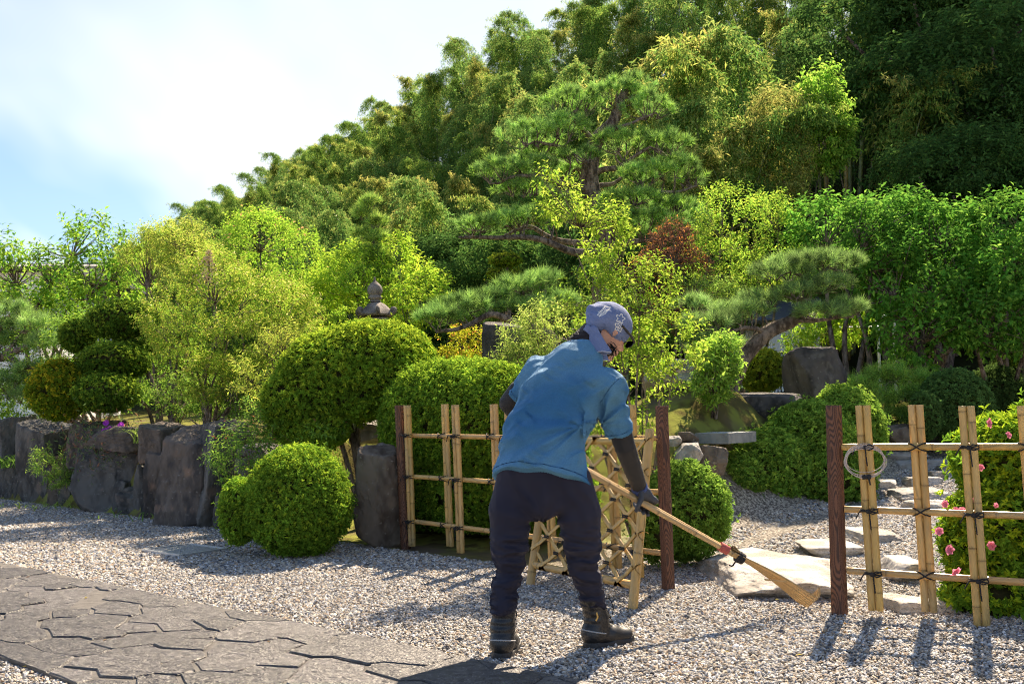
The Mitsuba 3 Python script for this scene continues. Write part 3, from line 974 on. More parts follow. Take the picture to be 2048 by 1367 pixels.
def pine(name, label, trunk, limbs, pads, seed, L=.10, n=56, w=.0045, dens=330, base=(.085, .15, .04), young=(.2, .32, .07), young_p=.5, twig_r=.006, upness=.8, tv=.6):
    """trunk: (points, radii); limbs: [(points, r0, r1)]; pads: [(centre, radii)], flat clouds of shoots on top of their twigs."""
    g = np.random.default_rng(seed)
    t = thing(name, label, 'pine tree')
    tp, trr = trunk
    pts = spline(np.c_[tp, trr], 40)
    pts[:, :3] += (meshkit.fbm(pts[:, [2, 0, 1]] * 3, 2, seed)[:, None] - .5) * .05
    part('trunk', tube(pts[:, :3], pts[:, 3], 12), 'mat_bark', t, smooth=True)
    anchor = [pts[10:, :3]]
    for lp, r0, r1 in limbs:
        q = spline(lp, 20)
        wob = np.stack([meshkit.noise(np.c_[np.linspace(0, 5, 20), np.full((20, 2), seed + k * 7.3 + r0 * 99 + q[0, 2] * 31)], k) for k in range(3)], 1) - .5
        q = q + wob * .11 * np.linspace(0.1, 1, 20)[:, None]
        part('limb', tube(q, np.linspace(r0, r1, 20), 8), 'mat_bark', t, smooth=True)
        anchor.append(q[5:])
    anchor = np.vstack(anchor); tree = cKDTree(anchor)
    P_, D_, ms = [], [], []
    for c, r in pads:
        c, r = np.asarray(c, float), np.asarray(r, float)
        m = int(dens * (r[0] * r[1]) * np.pi + 10)
        ang, rad = g.uniform(0, 2 * np.pi, m), np.sqrt(g.random(m))
        x, y = np.cos(ang) * rad, np.sin(ang) * rad
        edge = 1 + .35 * (meshkit.fbm(np.c_[np.cos(ang) * 2, np.sin(ang) * 2, np.full(m, c[2] * 5)], 3, seed) - .5) * 2
        x, y = x * edge, y * edge
        dome = np.sqrt(np.clip(1 - .8 * rad ** 2, 0, 1))
        z = dome * (1 - np.abs(g.normal(0, .35, m))) - .35 + .25 * (meshkit.noise(np.c_[x * 3, y * 3, x * 0 + c[0]], seed) - .5)
        p = c + np.c_[x, y, z] * r
        d = nrm(np.c_[x * .55, y * .55, np.full(m, upness)] + g.normal(0, .22, (m, 3)))
        P_.append(p); D_.append(d)
        # a fan of twigs from the limb under the pad
        k = max(4, m // 14)
        sub = g.choice(m, k, replace=False)
        hub = c + np.c_[x[sub], y[sub], np.full(k, -.55)] * r * np.array([.45, .45, 1])
        an = anchor[tree.query(hub)[1]]
        ms += twig_tubes(g, an, hub, twig_r * 1.6, twig_r, 5, .12, 6)
        d2, near = cKDTree(hub).query(p)
        s2 = g.choice(m, min(m, k * 5), replace=False)
        ms += twig_tubes(g, hub[near[s2]], p[s2] - d[s2] * L * .2, twig_r * .8, twig_r * .35, 4, .1, 4)
    p, d = np.vstack(P_), np.vstack(D_)
    tone = np.exp(tv * (meshkit.noise(p * 2.5, seed) - .5) + g.normal(0, .3, len(p)))
    v, f, c = pine_needles(g, p, d, L, n, w, base, young, young_p, tone)
    part('needles', (v, f), 'mat_needle', t, color=c, kind='stuff')
    part('twigs', cat(ms), 'mat_bark', t, smooth=True, kind='stuff')
    return t


def blob(px, py, D, rx, ry, rd=None):
    """An ellipsoid about the pixel with radii in pixels, and rd in metres deep."""
    s = D / F
    return (P(px, py, D), (rx * s, rd if rd is not None else (rx * .5 + ry * .5) * s, ry * s))


def gz(px, D): 
    p = P(px, 800, D)
    return np.array([p[0], D, float(zt(p[0], D))])


# ---------------------------------------------------------------- clipped shrubs
clipped_shrub('clipped_shrub', 'round clipped green shrub with a small side lobe on the gravel before the wall', 'clipped shrub',
              [(P(596, 1000, 7.15) + [0, .02, -.01], (.39, .39, .41)), (P(480, 1022, 7.2), (.15, .2, .25))], 11, 4200, .021, zmin=.03, bumps=.07)
bm = [blob(738, 722, 8.7, 138, 84, .58), blob(632, 780, 8.55, 82, 112, .48), blob(775, 755, 8.6, 98, 52, .45), blob(690, 745, 8.5, 90, 70, .4), blob(596, 838, 8.5, 56, 58, .35), blob(705, 795, 8.6, 95, 52, .42), blob(572, 805, 8.4, 48, 62, .3), blob(640, 858, 8.4, 62, 40, .3)]
clipped_shrub('clipped_shrub', 'big clipped bright green mound beside the stone lantern on crooked bare trunks', 'clipped shrub', bm, 12, 2600, .026, base=(.12, .21, .02), alt=(.26, .34, .03), alt_p=.4, bumps=.09,
              trunk=[([gz(730, 8.7), P(700, 850, 8.7), P(670, 800, 8.6)], .035), ([gz(735, 8.7), P(715, 880, 8.7), P(730, 810, 8.7)], .03), ([gz(725, 8.6), P(675, 862, 8.6), P(640, 838, 8.5)], .026)])
hb = [(P(878, 850, 8.1), (.50, .44, .54)), (P(935, 850, 7.95), (.54, .44, .55)), (P(990, 855, 7.7), (.52, .42, .52)), (P(1065, 875, 7.6), (.45, .4, .48)), (P(862, 985, 8.0), (.40, .36, .44)), (P(980, 990, 7.7), (.5, .36, .42)), (P(1090, 990, 7.35), (.4, .33, .36))]
clipped_shrub('clipped_hedge', 'tall box shaped clipped hedge growing behind the left bamboo fence', 'hedge', hb, 13, 3000, .023, base=(.10, .19, .02), alt=(.22, .32, .03), alt_p=.35, zmin=.1, bumps=.05)
clipped_shrub('clipped_shrub', 'small rounded light green shrub behind the right wooden gate post', 'clipped shrub',
              [blob(1370, 1020, 6.35, 92, 100, .3), blob(1310, 1050, 6.2, 50, 70, .22)], 14, 3300, .024, base=(.11, .2, .03), alt=(.2, .31, .05), zmin=.03, bumps=.1)
sb = [blob(1690, 868, 9.3, 75, 100, .5), blob(1620, 900, 9.0, 100, 100, .5), blob(1535, 935, 8.7, 85, 80, .42), blob(1480, 955, 8.5, 55, 55, .3), blob(1650, 960, 8.8, 100, 55, .4)]
clipped_shrub('clipped_shrub', 'long clipped shrub sloping down to the left beside the garden path', 'clipped shrub', sb, 15, 2300, .028, base=(.105, .2, .03), alt=(.22, .33, .05), alt_p=.4, bumps=.09,
              trunk=[([gz(1690, 9.2), P(1695, 985, 9.2), P(1690, 930, 9.2)], .03), ([gz(1640, 9.0), P(1640, 985, 9.0), P(1620, 950, 9.0)], .025), ([gz(1570, 8.8), P(1560, 990, 8.8), P(1540, 960, 8.7)], .02)])
clipped_shrub('clipped_shrub', 'round yellowish shrub under the crooked trunk of the right pine', 'clipped shrub', [blob(1522, 740, 11.5, 52, 45, .3)], 16, 1800, .03, base=(.14, .2, .02), alt=(.3, .33, .03), alt_p=.5)
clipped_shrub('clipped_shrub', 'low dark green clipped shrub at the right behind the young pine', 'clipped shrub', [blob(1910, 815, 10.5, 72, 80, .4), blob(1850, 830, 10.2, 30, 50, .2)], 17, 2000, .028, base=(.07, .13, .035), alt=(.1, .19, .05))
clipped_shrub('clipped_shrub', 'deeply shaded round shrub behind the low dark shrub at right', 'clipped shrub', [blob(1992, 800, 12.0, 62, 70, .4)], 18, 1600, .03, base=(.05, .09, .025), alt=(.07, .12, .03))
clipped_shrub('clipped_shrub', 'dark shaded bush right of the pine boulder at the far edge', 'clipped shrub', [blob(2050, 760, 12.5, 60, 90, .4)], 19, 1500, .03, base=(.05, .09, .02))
# the cloud pruned tree at left
cl = [blob(245, 640, 11.6, 75, 40, .38), blob(155, 672, 11.9, 34, 34, .28), blob(228, 722, 11.3, 74, 40, .36), blob(215, 785, 11.0, 68, 40, .34), blob(275, 690, 11.7, 50, 30, .3)]
clipped_shrub('cloud_pruned_tree', 'cloud pruned tree of stacked dark clipped pads above the rock wall', 'cloud pruned tree', cl, 20, 1900, .027, base=(.06, .12, .015), alt=(.2, .28, .03), alt_p=.35, bumps=.1,
              trunk=[([gz(318, 11.4), P(315, 800, 11.4), P(290, 730, 11.5)], .045), ([gz(325, 11.4), P(322, 810, 11.4), P(340, 760, 11.5)], .03), ([gz(312, 11.4), P(290, 808, 11.3), P(240, 795, 11.1)], .026)])
clipped_shrub('clipped_shrub', 'yellow green clipped ball with reddish tips left of the cloud pruned tree', 'clipped shrub', [blob(118, 780, 11.2, 60, 62, .36)], 22, 2000, .028, base=(.1, .16, .012), alt=(.33, .3, .02), alt_p=.35, zmin=.8)
clipped_shrub('topiary_tree', 'little topiary tree with two flat clipped pads under the big pine', 'topiary', [blob(1011, 520, 14.0, 35, 15, .24), blob(995, 548, 14.0, 22, 10, .16), blob(1027, 545, 14.0, 15, 8, .12)], 23, 2400, .028, base=(.11, .18, .015), alt=(.26, .3, .03), alt_p=.5,
              trunk=[([gz(1016, 14), P(1018, 600, 14), P(1013, 525, 14)], .035)])
# flowering azalea behind the right fence
ab = [blob(2010, 920, 5.15, 92, 95, .35), blob(1985, 1080, 4.95, 92, 110, .3), blob(2080, 1000, 5.1, 100, 200, .35), blob(1975, 1190, 4.85, 85, 75, .22), blob(2085, 1190, 4.9, 90, 80, .25)]
az = clipped_shrub('azalea', 'bright green azalea shrub with pink flowers behind the right fence', 'azalea', ab, 24, 1900, .034, base=(.11, .21, .02), alt=(.24, .33, .02), alt_p=.4, inner=.05, bumps=.09, zmin=.03)
scene['mat_pink'] = {'type': 'principledthin', 'base_color': col(.68, .24, .34), 'roughness': .6, 'diff_trans': .9}
scene['mat_purple'] = {'type': 'principledthin', 'base_color': col(.42, .07, .55), 'roughness': .6, 'diff_trans': .9}
scene['mat_cream'] = {'type': 'principledthin', 'base_color': col(.62, .5, .36), 'roughness': .7, 'diff_trans': .8}


def flower(g, c, r, facing, petals=5):
    f = nrm(facing); a = ortho(rand_dir(g, 1), f[None])[0]; b = np.cross(f, a)
    ms = []
    for k in range(petals):
        th = 2 * np.pi * k / petals + g.uniform(-.15, .15)
        d = a * math.cos(th) + b * math.sin(th); s = -a * math.sin(th) + b * math.cos(th)
        u = np.linspace(0, 1, 5)
        cl_ = c + d * (u * r)[:, None] + f * (r * .45 * np.sin(u * 2.0) + r * .06 * g.normal(size=5) * u)[:, None]
        hw = r * .45 * np.array([.2, .7, 1.0, .85, .25])
        v = np.concatenate([cl_ - s * hw[:, None] + f * (hw * .25)[:, None], cl_, cl_ + s * hw[:, None] + f * (hw * .25)[:, None]])
        i = np.arange(4)
        ms.append((v, np.vstack([np.stack([i, i + 1, i + 6, i + 5], 1), np.stack([i + 5, i + 6, i + 11, i + 10], 1)])))
    v, f_ = cat(ms)
    return v, np.vstack([f_[:, [0, 1, 2]], f_[:, [0, 2, 3]]])


g = np.random.default_rng(31)
for px, py, D, r in ((1962, 935, 4.72, .02), (2015, 870, 4.78, .026), (1990, 1010, 4.66, .018), (1974, 846, 4.75, .036), (2036, 899, 4.78, .03), (1893, 1008, 4.62, .03), (1912, 1024, 4.6, .034), (1903, 1100, 4.55, .036), (1908, 1138, 4.52, .038), (1985, 1090, 4.6, .032), (1880, 1062, 4.62, .024), (1943, 1000, 4.66, .022), (1938, 890, 4.72, .022), (1925, 1022, 4.6, .026)):
    fc = np.array([-.3 + g.normal() * .7, -1, .2 + g.normal() * .6]); r = r * g.uniform(.7, 1.0)
    part('flower', cat([flower(g, P(px, py, D), r * .95, fc, 6), flower(g, P(px, py, D) + nrm(fc) * r * .2, r * .7, fc + g.normal(0, .25, 3), 5), flower(g, P(px, py, D) + nrm(fc) * r * .4, r * .42, fc + g.normal(0, .3, 3), 4)]), 'mat_pink', az)

# ---------------------------------------------------------------- pines
D_ = 15.0


def pad(px, py, D, rx, ry, rd=None):
    s = D / F
    return (P(px, py, D), (rx * s, rd or rx * s * .8, ry * s))


tk = [P(1190, 660, D_), P(1212, 560, D_), P(1222, 480, D_), P(1188, 400, D_), P(1180, 345, D_), P(1190, 285, D_), P(1225, 245, D_ - .1), P(1245, 195, D_), P(1262, 165, D_)]
tk[0][2] = zt(*tk[0][:2]) - .1
limbs = [([P(1220, 500, D_), P(1150, 505, D_ - .3), P(1075, 478, D_ - .5), P(990, 475, D_ - .6), P(915, 470, D_ - .6)], .075, .02),
         ([P(1215, 490, D_), P(1110, 480, D_ + .3), P(1060, 455, D_ + .4), P(1010, 465, D_ + .4)], .055, .02),
         ([P(1178, 380, D_), P(1130, 366, D_ - .3), P(1060, 352, D_ - .6), P(990, 362, D_ - .7)], .065, .018),
         ([P(1180, 345, D_), P(1140, 330, D_ + .3), P(1080, 310, D_ + .5)], .05, .015),
         ([P(1190, 345, D_), P(1240, 330, D_ - .2), P(1300, 300, D_ - .5)], .055, .02),
         ([P(1186, 375, D_), P(1230, 365, D_ + .2), P(1255, 345, D_ + .2)], .045, .015),
         ([P(1192, 410, D_), P(1250, 390, D_ - .3), P(1330, 385, D_ - .5), P(1390, 375, D_ - .5)], .05, .015),
         ([P(1225, 490, D_), P(1280, 482, D_ - .3), P(1330, 478, D_ - .4), P(1360, 470, D_ - .5)], .05, .015),
         ([P(1190, 285, D_), P(1150, 235, D_ - .3), P(1160, 205, D_ - .4)], .045, .012),
         ([P(1200, 270, D_), P(1250, 250, D_ - .4), P(1310, 230, D_ - .4)], .045, .012),
         ([P(1185, 320, D_), P(1110, 290, D_ - .4), P(1050, 285, D_ - .6)], .045, .012)]
pads = [pad(955, 452, 14.4, 62, 26), pad(1030, 440, 14.5, 62, 31), pad(1090, 430, 14.9, 55, 36), pad(1000, 345, 14.3, 62, 41), pad(1060, 335, 14.5, 55, 36), pad(1045, 380, 14.5, 55, 26),
        pad(1055, 270, 14.4, 62, 48), pad(1120, 255, 14.6, 58, 51), pad(1080, 305, 14.9, 55, 36), pad(1150, 205, 14.7, 68, 48), pad(1225, 190, 14.9, 62, 43), pad(1270, 175, 15.0, 42, 41), pad(1300, 215, 14.7, 50, 43),
        pad(1250, 285, 14.8, 70, 43), pad(1330, 290, 14.6, 60, 43), pad(1350, 340, 14.5, 60, 36), pad(1385, 360, 14.6, 30, 29), pad(1290, 350, 14.6, 62, 36), pad(1155, 310, 14.5, 40, 31),
        pad(1260, 400, 14.6, 70, 26), pad(1350, 415, 14.6, 52, 29), pad(1290, 440, 14.5, 62, 31), pad(1215, 430, 14.6, 40, 21), pad(1345, 460, 14.6, 55, 29), pad(1120, 400, 14.9, 50, 21), pad(1140, 345, 15.3, 50, 26), pad(1380, 440, 14.9, 40, 26)]
pine('pine_tree', 'large spreading pine with layered needle clouds in the middle of the garden', (tk, [.2, .18, .17, .15, .135, .115, .09, .065, .035]), limbs, pads, 41, L=.125, n=50, w=.008, dens=100, twig_r=.010,
     base=(.11, .19, .05), young=(.22, .36, .06), young_p=.5, tv=.9)
D2 = 9.5
pine('pine_tree', 'low pine stretching its dark limb left above the big clipped mound', ([gz(1130, D2), P(1110, 700, D2), P(1060, 655, D2), P(1000, 640, D2)], [.08, .07, .055, .035]),
     [([P(1060, 655, D2), P(990, 632, D2 - .1), P(930, 650, D2 - .2), P(870, 668, D2 - .3)], .04, .014), ([P(1010, 640, D2), P(1000, 610, D2 + .2), P(960, 600, D2 + .3)], .03, .01), ([P(1060, 655, D2), P(1080, 610, D2 + .2), P(1090, 585, D2 + .2)], .03, .01)],
     [pad(880, 635, 9.2, 50, 24), pad(930, 612, 9.4, 58, 28), pad(985, 600, 9.6, 55, 28), pad(1040, 575, 9.7, 55, 30), pad(1085, 560, 9.8, 45, 28), pad(1060, 615, 9.5, 50, 26), pad(1110, 600, 9.7, 40, 26), pad(950, 640, 9.6, 55, 16)], 42, L=.10, n=60, w=.0045, dens=210, twig_r=.005)
D3 = 10.0
pine('pine_tree', 'leaning pine with a thick crooked dark trunk at the right of the garden', ([gz(1455, D3), P(1476, 738, D3), P(1500, 700, D3), P(1535, 665, D3), P(1585, 640, D3), P(1612, 605, D3), P(1618, 570, D3)], [.085, .08, .075, .075, .065, .045, .03]),
     [([P(1535, 665, D3), P(1480, 655, D3 - .2), P(1420, 660, D3 - .3)], .03, .01), ([P(1585, 640, D3), P(1640, 640, D3 - .2), P(1700, 635, D3 - .3)], .03, .01), ([P(1612, 600, D3), P(1570, 590, D3 + .1), P(1540, 590, D3 + .2)], .028, .01),
      ([P(1618, 575, D3), P(1600, 550, D3), P(1570, 545, D3)], .026, .008), ([P(1618, 570, D3), P(1650, 545, D3), P(1690, 540, D3)], .024, .008)],
     [pad(1420, 645, 9.7, 58, 26), pad(1480, 625, 9.9, 60, 28), pad(1540, 600, 10.1, 60, 30), pad(1560, 545, 10.0, 60, 34), pad(1620, 525, 10.0, 62, 30), pad(1680, 530, 10.0, 48, 36), pad(1650, 570, 9.9, 55, 26), pad(1600, 585, 9.8, 45, 24), pad(1690, 620, 9.8, 45, 26),
      pad(1640, 625, 9.7, 50, 22), pad(1425, 690, 10.2, 52, 22), pad(1400, 680, 9.8, 40, 24), pad(1390, 610, 10.2, 40, 20)], 43, L=.105, n=62, w=.0045, dens=230, twig_r=.005, base=(.1, .155, .05), young=(.18, .29, .07))
D4 = 13.9
pine('pine_tree', 'pale soft pine with a forked grey branch at the left edge', ([gz(-60, D4), P(-30, 740, D4), P(10, 712, D4), P(60, 690, D4)], [.09, .08, .06, .03]),
     [([P(10, 712, D4), P(60, 735, D4 - .2), P(105, 745, D4 - .2)], .05, .012), ([P(10, 705, D4), P(30, 685, D4), P(45, 660, D4)], .03, .01), ([P(-20, 735, D4), P(0, 650, D4), P(15, 630, D4)], .03, .01)],
     [pad(15, 625, 13.9, 48, 34), pad(60, 650, 13.9, 55, 30), pad(90, 690, 13.7, 42, 34), pad(30, 690, 14.2, 60, 30), pad(80, 740, 13.7, 50, 30), pad(20, 770, 13.7, 60, 34), pad(60, 790, 13.6, 48, 30), pad(-20, 680, 14.1, 60, 40)], 44, L=.13, n=60, w=.0055, dens=140, twig_r=.005, base=(.12, .19, .06), young=(.2, .31, .07))
D5 = 12.5
yp = [pad(742 + dx, py, D5, rx, 18) for dx, py, rx in ((0, 408, 20), (-14, 430, 22), (14, 445, 20), (-12, 468, 26), (10, 480, 24), (-6, 505, 30), (16, 520, 30), (-2, 550, 34), (30, 560, 36), (-26, 560, 30))]
pine('pine_tree', 'slim young pine rising straight behind the stone lantern', ([gz(762, D5), P(757, 580, D5), P(750, 500, D5), P(742, 400, D5)], [.04, .03, .022, .01]), [([P(757, 560, D5), P(775, 545, D5), P(790, 535, D5)], .014, .006)], yp, 45, L=.11, n=60, w=.006, dens=260, twig_r=.004,
     base=(.12, .19, .04), young=(.3, .4, .08), young_p=.6)
D6 = 11.0
pine('pine_tree', 'small bright young pine with long upright needles near the garden path', ([gz(1765, D6), P(1768, 880, D6), P(1775, 820, D6), P(1770, 770, D6)], [.05, .045, .035, .015]), [([P(1768, 830, D6), P(1730, 838, D6), P(1700, 850, D6)], .02, .006), ([P(1772, 800, D6), P(1820, 790, D6), P(1850, 790, D6)], .02, .006)],
     [pad(1720, 772, 11, 40, 24), pad(1775, 752, 11, 46, 22), pad(1832, 762, 11, 36, 22), pad(1805, 792, 10.9, 50, 22), pad(1745, 805, 10.9, 44, 22), pad(1770, 838, 10.8, 50, 22), pad(1725, 848, 10.8, 40, 20), pad(1820, 830, 10.9, 40, 20), pad(1790, 862, 10.8, 36, 16)], 46, L=.15, n=54, w=.0055, dens=120, twig_r=.004,
     base=(.12, .2, .04), young=(.26, .38, .06), young_p=.6)

# ---------------------------------------------------------------- free growing shrubs and small trees
leafy_shrub('shrub', 'loose yellow leaved shrub with thin upright stems rising behind the gardener', 'shrub', gz(1268, 6.9) - [0, .0, 0],
            [blob(1262, 760, 6.9, 95, 48, .35), blob(1300, 690, 6.9, 75, 55, .32), blob(1215, 610, 7.0, 92, 60, .32), blob(1290, 580, 7.0, 62, 55, .3), blob(1165, 520, 7.1, 62, 62, .26), blob(1210, 470, 7.1, 46, 50, .22), blob(1130, 430, 7.1, 42, 44, .2), blob(1106, 370, 7.1, 17, 36, .1), blob(1355, 690, 6.8, 55, 42, .25), blob(1250, 850, 6.9, 60, 45, .3)],
            51, twigs=1500, per=8, twig_len=.11, leaf=.04, ratio=.5, colr=(.165, .26, .025), alt=(.28, .35, .05), alt_p=.35, inner=.32, bumps=.4, stems=6, stem_r=.014, up=.55)
leafy_shrub('shrub', 'olive yellow feathery shrub with several thin trunks above the rock wall', 'shrub', gz(425, 10.6),
            [blob(400, 620, 10.6, 90, 55, .5), blob(480, 600, 10.7, 95, 52, .5), blob(560, 630, 10.6, 85, 58, .5), blob(430, 560, 10.9, 70, 50, .45), blob(380, 680, 10.4, 70, 45, .4), blob(470, 690, 10.4, 80, 48, .4), blob(570, 690, 10.3, 75, 42, .4), blob(420, 760, 10.3, 50, 40, .3), blob(330, 640, 10.6, 40, 50, .3)],
            52, twigs=3900, per=11, twig_len=.13, leaf=.034, ratio=.45, colr=(.17, .26, .03), alt=(.29, .30, .055), alt_p=.3, inner=.2, bumps=.3, stems=8, stem_r=.022, fine=False, tips=((.5, .42, .2), .12))
leafy_shrub('shrub', 'pale yellow green shrub with arching twigs in front of the left tree', 'shrub', gz(345, 12.6),
            [blob(330, 500, 12.6, 62, 42, .4), blob(370, 470, 12.7, 36, 24, .3), blob(290, 530, 12.6, 46, 36, .36), blob(380, 520, 12.5, 46, 40, .4)],
            53, twigs=1700, per=9, twig_len=.16, leaf=.038, ratio=.45, colr=(.2, .28, .04), alt=(.32, .34, .07), alt_p=.4, inner=.3, bumps=.4, stems=4, stem_r=.028, fine=False)
leafy_shrub('shrub', 'bright green rounded bush with reddish shoot tips left of the young pine', 'shrub', gz(560, 13.6),
            [blob(540, 520, 13.6, 100, 62, .7), blob(605, 530, 13.5, 62, 60, .6), blob(515, 470, 13.8, 62, 38, .5), blob(450, 540, 13.5, 62, 52, .5), blob(620, 600, 13.2, 62, 45, .5), blob(560, 600, 13.1, 80, 42, .5)],
            54, twigs=2100, per=10, twig_len=.17, leaf=.05, ratio=.45, colr=(.17, .3, .03), alt=(.25, .36, .04), alt_p=.4, inner=.2, bumps=.26, stems=6, stem_r=.03, fine=False, tips=((.36, .2, .1), .08))
leafy_shrub('shrub', 'bright green leafy shrub surrounding the stone lantern', 'shrub', gz(800, 12.2),
            [blob(700, 560, 12.4, 70, 52, .5), blob(640, 610, 12.0, 56, 46, .5), blob(810, 570, 12.4, 52, 52, .45), blob(850, 590, 12.3, 46, 34, .4), blob(790, 520, 12.7, 34, 40, .3), blob(690, 620, 11.9, 62, 36, .4), blob(820, 620, 12.0, 62, 32, .4), blob(720, 525, 12.9, 36, 30, .3)],
            55, twigs=1500, per=10, twig_len=.17, leaf=.058, ratio=.48, colr=(.2, .33, .03), alt=(.32, .42, .04), alt_p=.45, inner=.24, bumps=.34, stems=6, stem_r=.025)
leafy_shrub('broadleaf_tree', 'leafy broadleaf tree with large drooping leaves at the left in front of the tiled house', 'broadleaf tree', gz(150, 16.0),
            [blob(180, 520, 16.0, 62, 60, .8), blob(110, 560, 16.0, 75, 46, .8), blob(30, 570, 16.0, 75, 46, .8), blob(215, 570, 15.8, 62, 52, .7), blob(170, 610, 15.6, 80, 40, .7), blob(240, 520, 16, 40, 44, .5), blob(190, 480, 16, 30, 34, .4), blob(60, 620, 15.6, 70, 36, .6), blob(5, 520, 16, 30, 32, .5)],
            56, twigs=1100, per=9, twig_len=.28, leaf=.125, ratio=.38, colr=(.13, .26, .03), alt=(.24, .36, .04), alt_p=.4, inner=.26, bumps=.34, stems=7, stem_r=.05, droop=.35, mat='mat_gloss_leaf')
leafy_shrub('shrub', 'bright green airy young tree between the big pine and the broadleaf trees', 'young tree', gz(1480, 13.0),
            [blob(1480, 450, 13.0, 78, 56, .6), blob(1430, 520, 13.0, 52, 62, .5), blob(1520, 520, 13.0, 72, 62, .6), blob(1450, 410, 13.1, 42, 30, .35), blob(1540, 430, 13.1, 36, 34, .3), blob(1470, 570, 12.8, 72, 36, .5), blob(1560, 480, 13.0, 46, 50, .4)],
            57, twigs=2000, per=9, twig_len=.17, leaf=.045, ratio=.5, colr=(.17, .29, .035), alt=(.3, .38, .05), alt_p=.35, inner=.3, bumps=.3, stems=8, stem_r=.026, fine=False)
for k, (bx, bl_, sd_, lab) in enumerate([
    (1700, [blob(1700, 470, 12.6, 95, 52, .8), blob(1640, 450, 12.8, 60, 40, .6), blob(1750, 520, 12.3, 90, 50, .7), blob(1790, 450, 12.8, 70, 46, .7), blob(1650, 490, 12.4, 50, 40, .5)], 61, 'broadleaf tree with glossy heart shaped leaves behind the leaning pine'),
    (1850, [blob(1850, 540, 12.0, 95, 62, .8), blob(1880, 470, 12.4, 80, 46, .7), blob(1800, 590, 11.8, 75, 52, .6), blob(1900, 610, 11.7, 85, 60, .6), blob(1820, 660, 11.6, 62, 50, .5), blob(1780, 560, 11.8, 60, 50, .5), blob(1850, 700, 11.5, 70, 40, .5)], 62, 'dense dark broadleaf tree with big drooping leaves at the right of the garden'),
    (2010, [blob(1990, 460, 12.2, 75, 52, .8), blob(2040, 530, 11.8, 80, 70, .7), blob(1980, 570, 11.6, 70, 60, .6), blob(2040, 640, 11.4, 70, 60, .6), blob(2060, 440, 12.2, 60, 40, .6), blob(1960, 650, 11.4, 60, 46, .5)], 63, 'broadleaf tree with pale shining leaves cut by the right edge')]):
    leafy_shrub('broadleaf_tree', lab, 'broadleaf tree', gz(bx, 12.0), bl_, sd_, twigs=1500, per=8, twig_len=.2, leaf=.085, ratio=.55, colr=(.075, .19, .025), alt=(.17, .32, .045), alt_p=.25, inner=.27, bumps=.42, stems=5, stem_r=.05, droop=.4, mat='mat_gloss_leaf', tone_var=.3)
leafy_shrub('maple_tree', 'red leaved maple with orange shoots beside the big pine', 'maple', gz(1340, 12.2),
            [blob(1340, 520, 12.2, 52, 42, .45), blob(1365, 560, 12.1, 42, 36, .4), blob(1300, 560, 12.3, 45, 38, .4), blob(1345, 480, 12.3, 34, 30, .3), blob(1390, 540, 12.1, 24, 26, .25), blob(1330, 610, 12.1, 62, 40, .4)],
            64, twigs=1150, per=10, twig_len=.13, leaf=.045, ratio=.35, colr=(.085, .042, .03), alt=(.34, .14, .04), alt_p=.10, inner=.26, bumps=.34, stems=5, stem_r=.025, droop=.45, tips=((.6, .25, .04), .15))
leafy_shrub('shrub', 'green leafy plant growing between the dark boulder and the flat brown boulder', 'shrub', gz(1432, 8.8),
            [blob(1432, 735, 8.8, 36, 40, .2), blob(1425, 770, 8.7, 32, 28, .18), blob(1450, 700, 8.9, 24, 24, .14)], 65, twigs=260, per=9, twig_len=.11, leaf=.058, ratio=.42, colr=(.16, .28, .04), alt=(.26, .38, .06), alt_p=.35, inner=.3, bumps=.3, stems=6, stem_r=.009)
leafy_shrub('nandina', 'spray leaved nandina with reddish lower leaves beside the front clipped ball', 'nandina', gz(520, 8.8),
            [blob(500, 905, 8.3, 62, 50, .3), blob(545, 850, 8.5, 62, 46, .3), blob(470, 930, 8.1, 32, 34, .2), blob(600, 850, 8.6, 55, 42, .3), blob(640, 870, 8.3, 40, 30, .2)], 66, twigs=620, per=11, twig_len=.15, leaf=.042, ratio=.34, colr=(.11, .21, .035), alt=(.2, .3, .04), alt_p=.25, inner=.34, bumps=.4, stems=6, stem_r=.012, spread=1.1, tips=((.25, .07, .05), .1))
leafy_shrub('nandina', 'yellow green nandina sprays between the olive shrub and the big clipped mound', 'nandina', gz(545, 9.3),
            [blob(555, 720, 9.3, 42, 42, .25), blob(520, 760, 9.2, 42, 30, .22), blob(580, 690, 9.4, 30, 26, .2)], 67, twigs=230, per=12, twig_len=.17, leaf=.05, ratio=.3, colr=(.26, .33, .05), alt=(.42, .44, .08), alt_p=.3, inner=.4, bumps=.4, stems=5, stem_r=.01, spread=1.2)
leafy_shrub('nandina', 'fine leaved green nandina left of the gardener shoulder', 'nandina', gz(1060, 8.3),
            [blob(1060, 690, 8.3, 46, 40, .25), blob(1030, 730, 8.2, 42, 30, .22), blob(1090, 650, 8.4, 42, 36, .22)], 68, twigs=360, per=11, twig_len=.14, leaf=.042, ratio=.3, colr=(.2, .28, .05), alt=(.34, .4, .1), alt_p=.35, inner=.36, bumps=.4, stems=6, stem_r=.01, spread=1.1)
leafy_shrub('shrub', 'low yellow orange bush under the limb of the low pine', 'shrub', gz(935, 9.9),
            [blob(920, 690, 9.9, 50, 26, .3), blob(965, 695, 10.0, 40, 24, .3)], 69, twigs=420, per=9, twig_len=.09, leaf=.035, ratio=.5, colr=(.25, .27, .02), alt=(.45, .22, .05), alt_p=.12, inner=.2, stems=5, stem_r=.01, fine=False)
